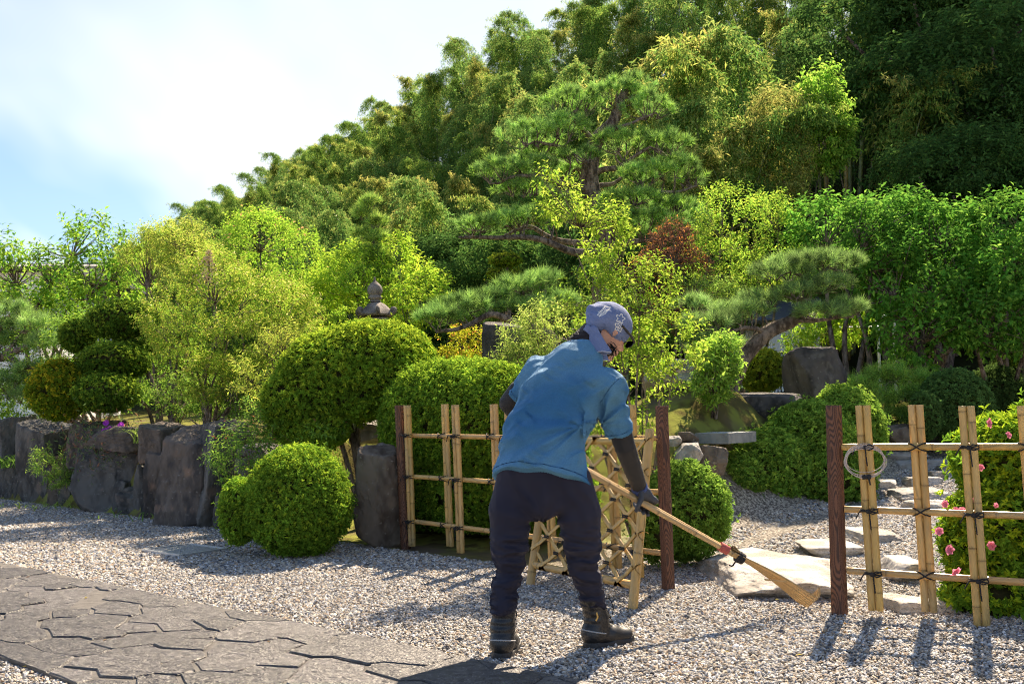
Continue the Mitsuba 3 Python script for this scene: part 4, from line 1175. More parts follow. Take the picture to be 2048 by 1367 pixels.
leafy_shrub('shrub', 'leafy bush filling the ground behind the gardener under the big pine', 'shrub', gz(1190, 11.4),
            [blob(1150, 650, 11.4, 85, 52, .5), blob(1260, 640, 11.6, 85, 52, .5), blob(1380, 600, 12.0, 46, 36, .4), blob(1430, 600, 12.0, 52, 30, .4)], 70, twigs=1050, per=9, twig_len=.14, leaf=.045, ratio=.45, colr=(.13, .22, .04), alt=(.22, .31, .06), alt_p=.3, inner=.25, stems=6, stem_r=.02, fine=False)
leafy_shrub('shrub', 'bright shrub standing behind the pine boulder in front of the pale house wall', 'shrub', gz(1640, 12.6),
            [blob(1640, 670, 12.6, 40, 34, .3), blob(1690, 650, 12.7, 42, 36, .3), blob(1600, 690, 12.4, 26, 26, .2)], 71, twigs=430, per=9, twig_len=.12, leaf=.05, ratio=.5, colr=(.2, .34, .03), alt=(.32, .42, .04), alt_p=.3, inner=.28, stems=5, stem_r=.014)
leafy_shrub('shrub', 'low green bush filling the shaded ground between the left trunks', 'shrub', gz(420, 11.0),
            [blob(360, 790, 11.0, 62, 36, .4), blob(440, 800, 10.9, 62, 34, .4), blob(520, 800, 10.4, 55, 40, .4), blob(480, 770, 10.9, 60, 40, .4), blob(600, 870, 9.3, 62, 40, .35), blob(690, 880, 9.6, 50, 30, .3)], 72, twigs=1150, per=8, twig_len=.12, leaf=.04, ratio=.4, colr=(.1, .18, .03), alt=(.2, .29, .04), alt_p=.2, inner=.3, stems=6, stem_r=.012, fine=False)

leafy_shrub('hedge_bush', 'mid green leafy bush behind the cloud pruned tree at the left', 'bush', gz(200, 13.8),
            [blob(60, 720, 14.2, 110, 60, .6), blob(180, 690, 14, 100, 60, .6), blob(290, 680, 13.6, 90, 62, .6), blob(350, 740, 13.2, 80, 50, .5), blob(120, 770, 14, 100, 40, .5), blob(240, 770, 13.5, 90, 40, .5), blob(-30, 780, 15, 90, 50, .6), blob(50, 810, 14.6, 80, 30, .5)],
            74, twigs=2300, per=9, twig_len=.17, leaf=.055, ratio=.45, colr=(.12, .22, .03), alt=(.22, .32, .04), alt_p=.25, inner=.2, bumps=.25, stems=8, stem_r=.025, fine=False)
# ---------------------------------------------------------------- bamboo grove and hill trees (a few kinds, copied)


def bamboo_kind(seed, H, width, leaf, colr, alt, droop):
    """A culm that arches over at its top, with tiers of short drooping sprays that form a long plume."""
    g = np.random.default_rng(seed)
    nod = np.r_[nrm(g.normal(size=2)), 0] * H * .2 * droop
    t = np.linspace(0, 1, 30)
    pts = np.c_[np.zeros((30, 2)), H * t] + nod * (t ** 2.6)[:, None]
    pts[:, 2] -= H * .15 * droop * np.clip((t - .7) / .3, 0, 1) ** 2
    culm = tube(pts, np.linspace(.05, .006, 30), 7)
    out = []
    for k in range(27):
        tt = .22 + .78 * (k + .5 + g.uniform(-.3, .3)) / 27
        c = np.array([np.interp(tt, t, pts[:, q]) for q in range(3)])
        prof = .35 + .65 * np.sin(np.pi * np.clip((tt - .1) / .95, 0, 1)) ** .8
        for j in range(3):
            az = g.uniform(0, 2 * np.pi)
            o = np.array([math.cos(az), math.sin(az), 0])
            Lb = width * prof * g.uniform(.45, 1.25) + .15
            n_ = 9
            s = np.linspace(.3, 1, n_)[:, None]
            bp = c + o * Lb * s + UPZ * Lb * (.8 * s - 1.3 * s ** 2 * droop)
            tier = np.exp(g.normal(0, .16))
            hi = float(ss(.45, 1.0, tt))
            for i_, q in enumerate(bp):
                m = int(g.integers(7, 11))
                pp = q + g.normal(0, .10, (m, 3)) * [1, 1, .7]
                ax = nrm(o * .45 + g.normal(0, .5, (m, 3)) - UPZ * g.uniform(.2, 1.0, (m, 1)))
                nr = ortho(UPZ * .7 + o * .3 + .4 * rand_dir(g, m), ax)
                L = leaf * g.uniform(.7, 1.25, m)
                out.append(leaves(pp, ax, nr, L, L * .24, np.clip(tint(g, m, np.asarray(colr) * tier, .2, np.asarray(alt) * tier, .1 + .3 * hi), .002, .8), False, droop=.1))
    for k in range(10):                                                     # bare feathery leader
        q = pts[-1] + nrm(nod + UPZ * .2) * .1 * k + g.normal(0, .05, (6, 3))
        ax = nrm(nod / H + g.normal(0, .6, (6, 3)) - UPZ * .2)
        out.append(leaves(q, ax, ortho(UPZ + .3 * rand_dir(g, 6), ax), leaf, leaf * .24, tint(g, 6, alt, .2), False))
    v, f, c = cat(out)
    return culm, (v, f), c


scene['mat_culm'] = {'type': 'principled', 'base_color': col(.13, .17, .06), 'roughness': .45}
BK = []
for k, (H, wd, lf, cc, al, dp) in enumerate([(10.0, .95, .185, (.115, .20, .04), (.28, .31, .07), 1.0), (11.0, 1.05, .19, (.10, .19, .045), (.22, .27, .07), 1.15), (9.0, .85, .18, (.14, .205, .045), (.34, .33, .09), .85), (10.5, 1.0, .185, (.095, .18, .035), (.2, .27, .05), 1.25)]):
    culm, fol, c = bamboo_kind(200 + k, H, wd, lf, cc, al, dp)
    scene[f'bamboo_kind_{k}'] = {'type': 'shapegroup', 'culm': mikit.ply(culm, 'mat_culm', smooth=True), 'foliage': mikit.ply(fol, 'mat_leaf', color=gain('mat_leaf', c))}


def tree_kind(seed, R, H, leaf, colr, alt, n):
    """A dark broadleaf hill tree: a lumpy crown of leaf clumps about a trunk, base at the origin."""
    g = np.random.default_rng(seed)
    cb = [(np.r_[g.normal(0, R * .42, 2), H * g.uniform(.42, .86)], R * g.uniform(.38, .62) * np.array([1, 1, .62])) for _ in range(9)]
    p, nn = on_blobs(g, n, cb, .2, None, .3, seed)
    tw = nrm(nn + UPZ * .3 + .5 * rand_dir(g, len(p)))
    out = []
    a0 = ortho(rand_dir(g, len(p)), tw); b0 = np.cross(tw, a0)
    tone = np.exp(.6 * (meshkit.noise(p * 1.3, seed) - .5))[:, None]
    for k in range(7):
        th = 2.4 * k
        rad = a0 * math.cos(th) + b0 * math.sin(th)
        ax = nrm(tw * .5 + rad - UPZ * .3)
        L = leaf * g.uniform(.7, 1.25, len(p))
        out.append(leaves(p + tw * (.035 * k), ax, ortho(UPZ * .8 + tw * .4 + .3 * rand_dir(g, len(p)), ax), L, L * .48, np.clip(tint(g, len(p), colr, .2, alt, .2) * tone, .002, .8)))
    v, f, c = cat(out)
    br = [tube(spline([[0, 0, -.3], np.r_[g.normal(0, .15, 2), H * .3], q[0]], 8), np.linspace(.13, .03, 8), 6) for q in cb]
    return cat(br), (v, f), c


for k, (R, H, lf, cc, al, n) in enumerate([(1.9, 4.6, .12, (.05, .105, .022), (.1, .17, .035), 4600), (2.3, 5.6, .13, (.042, .09, .022), (.08, .15, .035), 5200), (1.5, 3.4, .11, (.075, .15, .03), (.15, .23, .05), 3400)]):
    br, fol, c = tree_kind(240 + k, R, H, lf, cc, al, n)
    scene[f'hill_tree_kind_{k}'] = {'type': 'shapegroup', 'trunk': mikit.ply(br, 'mat_bark', smooth=True), 'crown': mikit.ply(fol, 'mat_gloss_leaf', color=gain('mat_leaf', c))}


def put(name, kind, label, catg, group, x, y, s, rz, up=None, dz=0.0):
    k = key_for(name)
    m = T().translate([x, y, float(zt(x, y)) + dz]).rotate([0, 0, 1], math.degrees(rz)).scale([s, s, s * (up or 1)])
    scene[k] = {'type': 'instance', 'to_world': m, 'g': {'type': 'ref', 'id': kind}}
    labels[k] = {'label': label, 'category': catg, **({'group': group} if group else {})}
    return k




def row_word(h): return ['front-row', 'second-row', 'mid-slope', 'upper-slope', 'high-slope', 'crest'][int(np.clip((h - 19.5) / 2.6, 0, 5))]


def col_word(px):
    for lim, w in ((130, 'above the tiled house'), (330, 'above the cloud pruned tree'), (480, 'above the olive shrub'), (640, 'above the bush by the young pine'), (860, 'above the stone lantern'), (1020, 'left of the big pine'),
                   (1200, 'behind the left half of the big pine'), (1400, 'behind the right half of the big pine'), (1600, 'above the airy young tree'), (1800, 'above the leaning pine'), (1950, 'above the dense broadleaf tree')):
        if px < lim: return w
    return 'at the right edge'


g = np.random.default_rng(77)
NA, NH = np.array([-.645, .764]), np.array([.764, .645])
spots = []
for a in np.arange(-3, 116, 1.3):
    for hh in np.arange(18.6, 36, 1.35):
        q = NA * (a + g.uniform(-.6, .6)) + NH * (hh + g.uniform(-.65, .65))
        x, y = q
        if y < 8: continue
        pxl = CX + F * x / y
        if pxl < -60 or pxl > 2130: continue
        if 1560 < pxl < 1900 and hh < 24.5: continue        # the dark gap, where only bare culms stand
        if pxl > 1900 and hh < 22: continue
        spots.append((y, x, pxl, hh, a))
spots.sort()
print('bamboo', len(spots))
labels['bamboo_grove'] = {'label': 'farther bamboo of the hillside grove read as one mass', 'category': 'bamboo grove', 'kind': 'stuff'}
for i, (y, x, pxl, hh, a) in enumerate(spots):
    sc = .66 * g.uniform(.8, 1.1) * (1.0 - .15 * ss(40, 110, a))
    kk, rz_, up_ = g.integers(4), g.uniform(0, 6.28), g.uniform(.9, 1.12)
    if i < 270:
        put('bamboo', f'bamboo_kind_{kk}', 'feathery ' + row_word(hh) + ' bamboo of the grove, ' + col_word(pxl), 'bamboo', 'bamboo of the hillside grove', x, y, sc, rz_, up_)
    else:
        scene[f'bamboo_grove__{i:03d}'] = {'type': 'instance', 'to_world': T().translate([x, y, float(zt(x, y))]).rotate([0, 0, 1], math.degrees(rz_)).scale([sc, sc, sc * up_]), 'g': {'type': 'ref', 'id': f'bamboo_kind_{kk}'}}
# dark broadleaf trees along the foot of the hill
count = 0
for a in np.arange(-4, 60, 2.3):
    for hh in (15.8, 18.2):
        q = NA * (a + g.uniform(-.8, .8)) + NH * (hh + g.uniform(-.7, .7))
        x, y = q
        if y < 13: continue
        pxl = CX + F * x / y
        if pxl < 560 or pxl > 2130: continue
        if 1590 < pxl < 1900 or (hh < 17 and pxl > 1560 and g.random() < .6): continue
        put('hill_tree', f'hill_tree_kind_{g.integers(2)}', 'dark ' + ('front-row' if hh < 17 else 'back-row') + ' tree at the hill foot, ' + col_word(pxl), 'tree', 'dark trees at the foot of the hill', x, y, g.uniform(.6, .95), g.uniform(0, 6.28))
        count += 1
for px, D, s, dz in ((1960, 22, 1.0, 1.0), (2060, 21, 1.1, 1.0), (1900, 25, 1.2, 2.0), (2000, 26, 1.3, 3.0), (2080, 25, 1.4, 2.5), (1830, 27, 1.2, 3.0), (2040, 29, 1.5, 5.0), (1930, 29, 1.3, 4.0)):
    x = (px - CX) / F * D
    put('hill_tree', f'hill_tree_kind_{g.integers(2)}', 'tall dark broadleaf tree on the upper right slope, ' + {1960: 'lowest one left of the edge', 2060: 'lowest at the edge', 1900: 'beside the drooping plume', 2000: 'middle one', 2080: 'middle one at the edge', 1830: 'leftmost and behind the plume', 2040: 'highest at the edge', 1930: 'highest behind the plume'}[px], 'tree', 'dark trees on the upper right slope', x, D, s, g.uniform(0, 6.28), dz=dz * .25)
for k, (px, D, s) in enumerate(((1905, 19.5, .75), (1965, 19.0, .8), (2030, 18.6, .85), (2085, 19.2, .9), (1990, 20.5, .9), (1935, 21.0, .85))):
    put('hill_tree', f'hill_tree_kind_{k % 3}', 'small dark tree low on the right slope, ' + ['leftmost', 'third from the left', 'fifth from the left', 'rightmost', 'fourth from the left', 'second from the left'][k], 'tree', 'small dark trees low on the right slope', (px - CX) / F * D, D, s, k * 1.3)
for px, D, s, lab in ((1800, 17.0, .95, 'grey green bush standing behind the right broadleaf trees, left one of two'), (1880, 17.4, .9, 'grey green bush standing behind the right broadleaf trees, right one of two')):
    put('bush', 'hill_tree_kind_2', lab, 'bush', None, (px - CX) / F * D, D, s, g.uniform(0, 6.28))
# bare bamboo culms in the dark gap on the right slope
culm_list = [(1693, 430, 1690, 200), (1702, 425, 1697, 180), (1735, 420, 1760, 240), (1742, 415, 1752, 200), (1718, 425, 1730, 190), (1790, 400, 1815, 190), (1655, 440, 1648, 230), (1640, 430, 1642, 250), (1810, 410, 1812, 200), (1850, 400, 1895, 270)]
ordn = ['first', 'second', 'third', 'fourth', 'fifth', 'sixth', 'seventh', 'eighth', 'ninth', 'tenth']
for i, (x0, y0, x1, y1) in enumerate(culm_list):
    D = 21.5 + .35 * (i % 4)
    b = P(x0, y0, D); tp = P(x1, y1, D + .5)
    b = b + (b - tp) * ((b[2] - zt(b[0], b[1])) / (tp[2] - b[2]) + .02)
    k = thing('bamboo_culm', 'bare bamboo culm in the dark gap of the right slope, ' + ordn[sorted(range(10), key=lambda q: culm_list[q][0]).index(i)] + ' from the left', 'bamboo culm', 'bare culms in the dark gap')
    v, f, c = bamboo_pole(b, tp, .045, sides=8, node=.4, tone=np.array([.2, .22, .07]) if i % 3 else np.array([.3, .2, .05]))
    part('culm', (v, f), 'mat_bamboo', k, smooth=True, color=np.clip(c, 0, 1))


def hanging(name, label, catg, px, blobs, D, seed, colr, alt, twigs, leaf=.14, ratio=.24, stem=True):
    leafy_shrub(name, label, catg, np.array([P(px, 400, D)[0], D, float(zt(P(px, 400, D)[0], D)) - .2]), blobs, seed, twigs=twigs, per=9, twig_len=.32, leaf=leaf, ratio=ratio, colr=colr, alt=alt, alt_p=.35, inner=.22, bumps=.36, up=-.25, droop=.6, stems=2, stem_r=.022, fine=False)


hanging('bamboo', 'yellow tinged drooping bamboo column at the lower right slope', 'bamboo', 1555, [blob(1553, 215, 19.5, 34, 32, .5), blob(1548, 265, 19.5, 26, 40, .5), blob(1570, 310, 19.4, 36, 44, .5), blob(1560, 370, 19.4, 36, 46, .5), blob(1575, 420, 19.4, 30, 40, .5)], 19.5, 81, (.2, .24, .06), (.36, .34, .1), 1500, leaf=.11)
hanging('vine_clad_bamboo', 'vine covered bamboo stump like a green pillar on the right slope', 'vine pillar', 1640, [blob(1640, 165, 19.6, 17, 30, .3), blob(1636, 215, 19.6, 22, 40, .35), blob(1665, 235, 19.5, 24, 34, .35), blob(1622, 270, 19.6, 20, 36, .3), blob(1655, 280, 19.5, 32, 40, .4)], 19.6, 82, (.13, .25, .03), (.22, .32, .05), 800, leaf=.11, ratio=.5)
def top_at(px, py, D, kind, lab, rz, H=10.0, dz=.25, group=None):
    """A bamboo whose top stands at the pixel."""
    x = (px - CX) / F * D
    h = P(px, py, D)[2] - float(zt(x, D)) + dz
    return put('bamboo', f'bamboo_kind_{kind}', lab, 'bamboo', group, x, D, h / H / .97, rz)


for k, (px, py, D, kd, w) in enumerate([(1255, 60, 21.5, 2, 'directly above the big pine'), (1330, 40, 21, 0, 'upper one right of the big pine top'), (1372, 130, 19.8, 2, 'right of the big pine top'), (1430, 90, 20.2, 0, 'high above the yellow column'), (1415, 215, 18.8, 2, 'between the big pine and the yellow column'),
                                        (1478, 170, 19.2, 3, 'just left of the yellow column, taller'), (1490, 290, 18.3, 2, 'just left of the yellow column, shorter'), (1300, 190, 20, 1, 'behind the crown of the big pine'), (1360, 290, 18.6, 0, 'behind the right limbs of the big pine'), (1440, 320, 18, 2, 'above the airy young tree'), (1530, 40, 22.5, 1, 'at the top edge above the yellow column'), (1600, 20, 23, 3, 'at the top edge above the vine pillar')]):
    top_at(px, py, D, kd, 'pale green near bamboo plume, ' + w, k * 1.7, [10, 11, 9, 10.5][kd], .3, 'pale bamboo plumes near the big pine')
for k, (px, py, D, kd, w, rz) in enumerate([(1850, 62, 20.5, 2, 'tall drooping bamboo plume leaning over the dark gap', 2.2), (1800, 110, 20.3, 0, 'middle bamboo plume hanging over the dark gap', .6), (1905, 150, 20.6, 2, 'right bamboo plume hanging over the dark gap', 4.0)]):
    top_at(px, py, D, kd, w, rz, [10, 11, 9, 10.5][kd])

# ---------------------------------------------------------------- rocks
wall = thing('rock_wall', 'dry retaining wall of large dark rocks along the left of the gravel', 'rock wall')
wl = [(0, 45, 832, 962, 1, .30), (48, 132, 838, 975, 2, .30), (18, 62, 925, 968, 3, .2), (136, 182, 897, 955, 4, .16), (113, 160, 932, 985, 5, .2), (150, 222, 842, 935, 6, .3), (153, 302, 893, 998, 7, .34), (292, 348, 843, 925, 8, .25), (303, 354, 893, 1015, 9, .2),
      (246, 308, 972, 1008, 10, .16), (340, 458, 843, 1052, 11, .42), (276, 310, 925, 990, 12, .15), (400, 480, 848, 1035, 13, .36), (60, 120, 905, 975, 14, .2), (-60, 20, 835, 960, 15, .3), (335, 360, 885, 955, 16, .12), (480, 560, 890, 1060, 17, .25), (200, 300, 848, 905, 18, .28), (128, 156, 948, 988, 21, .15), (212, 252, 945, 995, 22, .16), (232, 266, 960, 1003, 23, .14), (298, 324, 955, 1014, 24, .15), (338, 368, 930, 1024, 25, .17), (178, 218, 852, 935, 26, .2), (440, 484, 985, 1048, 27, .2), (40, 62, 935, 972, 28, .16)]
for x0, x1, y0, y1, sd_, dep in wl:
    upper = {4: 980, 6: 985, 8: 1005, 16: 1010, 18: 992}.get(sd_, 985 if sd_ == 26 else None)          # upper course: sits on the wall line
    b = G((x0 + x1) / 2, upper or min(y1, 1047))
    D = b[1] + dep * .25
    lo, hi = P(x0, y1, D), P(x1, y0, D)
    if not upper: lo[2] = -.1
    hx, hz = (hi[0] - lo[0]) / 2 * 1.18, (hi[2] - lo[2]) / 2 * 1.05
    v, f = rock(sd_ * 3 + 1, (hx, dep, hz), planes=8, rough=.085, sub=5, squash=.74, block=.74)
    part('rock', (rotz(v, -.35) + (lo + hi) / 2 + [0, dep * .25, 0], f), 'mat_rust_rock' if sd_ in (5, 8, 9, 11, 18, 6) else 'mat_wall_rock', wall, smooth=22)


def boulder(name, label, x0, x1, y0, y1, D, seed, mat, dep=None, catg='boulder', planes=14, rough=.06, group=None, tilt=0.0, block=.9):
    lo, hi = P(x0, y1, D), P(x1, y0, D)
    hx, hz = (hi[0] - lo[0]) / 2, (hi[2] - lo[2]) / 2
    v, f = rock(seed, (1, 1, 1), planes, rough, 4, block=block)
    v = v * [hx, dep or hx * .8, hz]
    if tilt: v = v @ np.array([[math.cos(tilt), 0, math.sin(tilt)], [0, 1, 0], [-math.sin(tilt), 0, math.cos(tilt)]])
    k = key_for(name)
    scene[k] = mikit.ply((v + (lo + hi) / 2, f), mat, smooth=24)
    labels[k] = {'label': label, 'category': catg, **({'group': group} if group else {})}


boulder('standing_stone', 'tall brown standing stone left of the leftmost wooden post', 706, 812, 884, 1098, 7.62, 7, 'mat_brown_rock', .2, 'standing stone', block=.9, rough=.1)
boulder('boulder', 'pinkish boulder glimpsed between the clipped mound and the hedge', 700, 770, 830, 890, 9.2, 9, 'mat_grey_rock', .3)
boulder('standing_stone', 'dark weathered upright stone right of the low pine limb', 965, 1050, 640, 760, 8.9, 12, 'mat_dark_rock', .22, 'standing stone', block=.8)
boulder('boulder', 'dark rounded boulder with a lit top beneath the leaning pine', 1573, 1683, 692, 800, 10.6, 18, 'mat_dark_rock', .35, planes=9, block=.85)
boulder('boulder', 'large flat brown boulder with lichen below the leaning pine', 1422, 1590, 782, 890, 9.7, 23, 'mat_dark_rock', .45, block=.8)
boulder('boulder', 'black shaded boulder behind the right gate post', 1320, 1440, 725, 840, 9.6, 27, 'mat_dark_rock', .4)
boulder('boulder', 'grey sunlit boulder behind the yellow shrub', 1285, 1400, 718, 790, 9.4, 31, 'mat_grey_rock', .3)
boulder('boulder', 'flat dark boulder behind the gate post on the moss', 1335, 1412, 856, 902, 8.9, 36, 'mat_grey_rock', .3)
boulder('boulder', 'small round brown stone beside the concrete slab', 1357, 1397, 862, 890, 8.1, 38, 'mat_brown_rock', .09)
boulder('boulder', 'small pale round stone just right of the gate post', 1325, 1362, 870, 893, 8.0, 39, 'mat_grey_rock', .09)
boulder('boulder', 'mottled boulder under the concrete slab', 1345, 1405, 884, 940, 7.9, 41, 'mat_grey_rock', .16)
boulder('boulder', 'brown boulder supporting the right end of the concrete slab', 1385, 1450, 888, 955, 8.0, 44, 'mat_brown_rock', .18)
boulder('boulder', 'low grey stone left of the gate post on the moss', 1245, 1310, 850, 880, 8.6, 46, 'mat_grey_rock', .15)
boulder('boulder', 'reddish boulder below the small young pine', 1766, 1832, 846, 896, 10.3, 48, 'mat_brown_rock', .2)
boulder('boulder', 'shaded rock behind the right path', 1850, 1925, 838, 890, 10.6, 49, 'mat_dark_rock', .2)
boulder('boulder', 'rock with a sunlit face left of the reddish boulder', 1735, 1785, 852, 892, 10.4, 50, 'mat_grey_rock', .15)
slab = key_for('stone_slab_bridge')
sa, sb_ = P(1393, 878, 7.95), P(1475, 868, 8.5)
su = nrm(sb_ - sa)
v, f = rock(5, (.28, .16, .05), planes=10, rough=.01)
m = m3.Manifold.cube([.5, .3, .085], True).refine_to_length(.04)
mm = m.to_mesh(); vb = np.array(mm.vert_properties[:, :3]); vb = vb + (meshkit.fbm(vb * 9, 3, 2)[:, None] - .5) * .012
ang = math.atan2(su[1], su[0])
scene[slab] = mikit.ply((rotz(vb, ang) + (sa + sb_) / 2 + [.09, .1, -.01], np.array(mm.tri_verts)), 'mat_concrete', smooth=35)
labels[slab] = {'label': 'grey stone slab laid like a little bridge behind the gate post', 'category': 'stone slab'}

st = [(1430, 1675, 1118, 1212, 'large pale stepping stone in front of the right wooden post'), (1530, 1680, 1115, 1152, 'pale flat stepping stone just behind the large one'), (1590, 1735, 1085, 1118, 'white stepping stone left of the right wooden post'), (1685, 1795, 1056, 1092, 'white round stepping stone behind the right fence, nearest of its row'),
      (1762, 1850, 1130, 1172, 'square pale stone block under the right fence'), (1765, 1900, 1198, 1232, 'low white stone at the foot of the right fence'), (1770, 1890, 972, 1006, 'grey mottled stepping stone in the path behind the right fence'), (1745, 1788, 962, 980, 'small pale stepping stone left in the path behind the right fence'),
      (1800, 1880, 955, 975, 'pale stepping stone in the middle of the path behind the right fence'), (1850, 1890, 945, 962, 'small white stepping stone far along the path'), (1785, 1910, 918, 940, 'wide grey stepping stone at the far end of the path'), (1865, 1915, 932, 946, 'white far stepping stone beside the azalea'), (1800, 1900, 1002, 1022, 'white stepping stone just before the grey mottled one'), (1755, 1840, 905, 920, 'grey farthest stepping stone of the path')]
for i, (x0, x1, y0, y1, lab) in enumerate(st):
    c = G((x0 + x1) / 2, (y0 + y1) / 2 + (y1 - y0) * .1)
    A, B = G(x0, (y0 + y1) / 2), G(x1, (y0 + y1) / 2)
    near, far = G((x0 + x1) / 2, y1), G((x0 + x1) / 2, y0 + 6)
    hx, hy = (B[0] - A[0]) / 2, max(.1, (far[1] - near[1]) / 2 * .92)
    hz = .085 if i == 0 else (.085 if i == 4 else .05)
    v, f = rock(60 + i, (1, 1, 1), 9, .07, 5 if i == 0 else 4, squash=.7, block=.8 if i else .78)
    v = v * [hx, hy, hz]
    k = key_for('stepping_stone')
    scene[k] = mikit.ply((v + [c[0], (near[1] + far[1]) / 2, float(zt(c[0], c[1])) + (hz * .45 if i == 0 else hz * .35)], f), 'mat_grey_rock' if i in (6, 10, 13) else 'mat_pale_rock', smooth=35)
    labels[k] = {'label': lab, 'category': 'stepping stone'}

# ---------------------------------------------------------------- stone lantern
lt = thing('stone_lantern', 'weathered stone lantern with a curled roof and an onion finial among bright leaves', 'stone lantern')
LD = 11.0
lc = P(765, 620, LD); lx, ly = lc[0], lc[1]
pz = lambda y: P(765, y, LD)[2]


def lathe(prof, n=36, sq=None):
    prof = np.asarray(prof, float)
    th = np.arange(n) * 2 * np.pi / n
    v = np.stack([prof[:, :1] * np.cos(th), prof[:, :1] * np.sin(th), np.repeat(prof[:, 1:], n, 1)], -1).reshape(-1, 3)
    i, j = np.meshgrid(np.arange(len(prof) - 1), np.arange(n), indexing='ij')
    q = np.stack([i * n + j, i * n + (j + 1) % n, (i + 1) * n + (j + 1) % n, (i + 1) * n + j], -1).reshape(-1, 4)
    return v, q


px2m = LD / F
fin = [(.0, pz(553)), (1.8, pz(554)), (2.2, pz(559)), (3, pz(562)), (9, pz(567)), (14, pz(573)), (15.5, pz(580)), (14.5, pz(586)), (11, pz(590)), (12, pz(591)), (14, pz(594)), (13.5, pz(597)), (9, pz(600)), (13, pz(603)), (0, pz(604))]
v, q = lathe([(a * px2m, z - pz(604)) for a, z in fin][::-1])
part('finial', (v + [P(750, 604, LD)[0], ly, pz(604)], q), 'mat_lantern', lt, smooth=50)
# hexagonal roof with curled corners
n = 48; th = np.arange(n) * 2 * np.pi / n
hexr = np.cos(np.pi / 6) / np.cos(((th + .3) % (np.pi / 3)) - np.pi / 6)
rings = []
for r, z, lift in ((0.05, 604, 0), (10, 604, 0), (20, 609, 0), (30, 618, 0), (36, 624, 3), (39, 629, 6), (36, 632, 3), (12, 633, 0), (0.05, 633, 0)):
    lf = lift * np.clip((hexr - .9) / .1, 0, 1) ** 2
    rings.append(np.c_[np.cos(th) * r * px2m * hexr, np.sin(th) * r * px2m * hexr, np.full(n, pz(z)) + lf * px2m])
i, j = np.meshgrid(np.arange(len(rings) - 1), np.arange(n), indexing='ij')
q = np.stack([i * n + j, (i + 1) * n + j, (i + 1) * n + (j + 1) % n, i * n + (j + 1) % n], -1).reshape(-1, 4)
lx2 = P(752, 620, LD)[0]
part('roof', (np.vstack(rings) + [lx2, ly, 0], q), 'mat_lantern', lt, smooth=40)
for k in range(6):
    a = k * np.pi / 3 - .3
    o = np.array([math.cos(a), math.sin(a), 0])
    c = np.array([lx2, ly, pz(626)]) + o * 39 * px2m
    part('corner_scroll', tube(spline([c - o * .045 - UPZ * .02, c, c + UPZ * .035 + o * .012, c + UPZ * .045 - o * .02, c + UPZ * .02 - o * .03], 10), [.026, .026, .026, .025, .024, .023, .022, .02, .018, .016], 8), 'mat_lantern', lt, smooth=True)
fz = float(zt(lx2, ly))
hb_ = box([-.13, -.13, pz(690)], [.13, .13, pz(636)])
part('fire_box', (np.array(hb_[0]) * [1, 1, 1] + [lx2, ly, .0], hb_[1]), 'mat_lantern', lt)
v, q = lathe([(.0, pz(690)), (.24, pz(691)), (.22, pz(705)), (.1, pz(712)), (.09, fz + .12), (.2, fz + .08), (.22, fz - .05)][::-1])
part('pedestal', (v + [lx2, ly, 0], q), 'mat_lantern', lt, smooth=40)

# ---------------------------------------------------------------- buildings half hidden behind the leaves
hs = thing('tiled_house', 'house with a dark tiled roof behind the leaves at the far left', 'house')
HD = 34.0
e0, e1 = P(-120, 545, HD), P(135, 545, HD)
rg = P(0, 519, HD)[2]
part('wall', box([e0[0] + .4, HD, -.5], [e1[0] - .9, HD + 7, e0[2] - .05]), 'mat_white', hs)
rv = np.array([[e0[0] - 1, HD - .8, e0[2]], [e1[0], HD - .8, e0[2]], [e0[0] - 1, HD + 3.5, rg + .2], [e1[0], HD + 3.5, rg + .2], [e0[0] - 1, HD + 7.8, e0[2]], [e1[0], HD + 7.8, e0[2]]])
rf = np.array([[0, 1, 3], [0, 3, 2], [2, 3, 5], [2, 5, 4], [0, 2, 4], [1, 5, 3], [0, 4, 5], [0, 5, 1]])
roof = part('roof', (rv, rf), 'mat_roof', hs)
for k in range(26):
    a = e0[0] - 1 + (e1[0] - e0[0] + 1) * (k + .5) / 26
    part('tile_rib', tube([[a, HD - .85, e0[2] + .03], [a, HD + 3.5, rg + .23]], .06, 6), 'mat_roof', roof.split('__')[0] + '__roof')
part('ridge', tube([[e0[0] - 1.1, HD + 3.5, rg + .25], [e1[0] + .1, HD + 3.5, rg + .25]], .14, 8), 'mat_roof', hs)
part('window', box([P(60, 600, HD)[0], HD - .03, P(190, 650, HD)[2]], [P(85, 600, HD)[0], HD - .002, P(190, 600, HD)[2]]), 'mat_black', hs)
h2 = thing('white_house', 'pale house wall glimpsed behind the trunk of the leaning pine', 'house')
WD = 17.5
w0, w1 = P(1545, 735, WD), P(1640, 640, WD)
part('wall', box([w0[0], WD, zt(w0[0], WD) - .4], [w1[0], WD + 3, w1[2]]), 'mat_white', h2)
v = np.array([[w0[0] - .3, WD - .3, w1[2]], [w1[0] + .3, WD - .3, w1[2]], [w1[0] + .3, WD + 3.3, w1[2]], [w0[0] - .3, WD + 3.3, w1[2]], [w0[0] - .3, WD + 1.5, w1[2] + .7], [w1[0] + .3, WD + 1.5, w1[2] + .7]])
part('roof', (v, np.array([[0, 1, 5], [0, 5, 4], [2, 3, 4], [2, 4, 5], [3, 0, 4], [1, 2, 5], [0, 3, 2], [0, 2, 1]])), 'mat_roof', h2)
ir = thing('iron_fence', 'black iron bar fence before the pale house wall', 'fence')
FD = 15.5
for k in range(16):
    a = P(1548 + k * 6.5, 740, FD)
    part('bar', tube([[a[0], FD, zt(a[0], FD) - .05], [a[0], FD, P(1550, 702, FD)[2]]], .009, 6), 'mat_black', ir)
for z in (706, 735):
    part('rail', tube([P(1545, z, FD), P(1655, z, FD)], .011, 6), 'mat_black', ir)
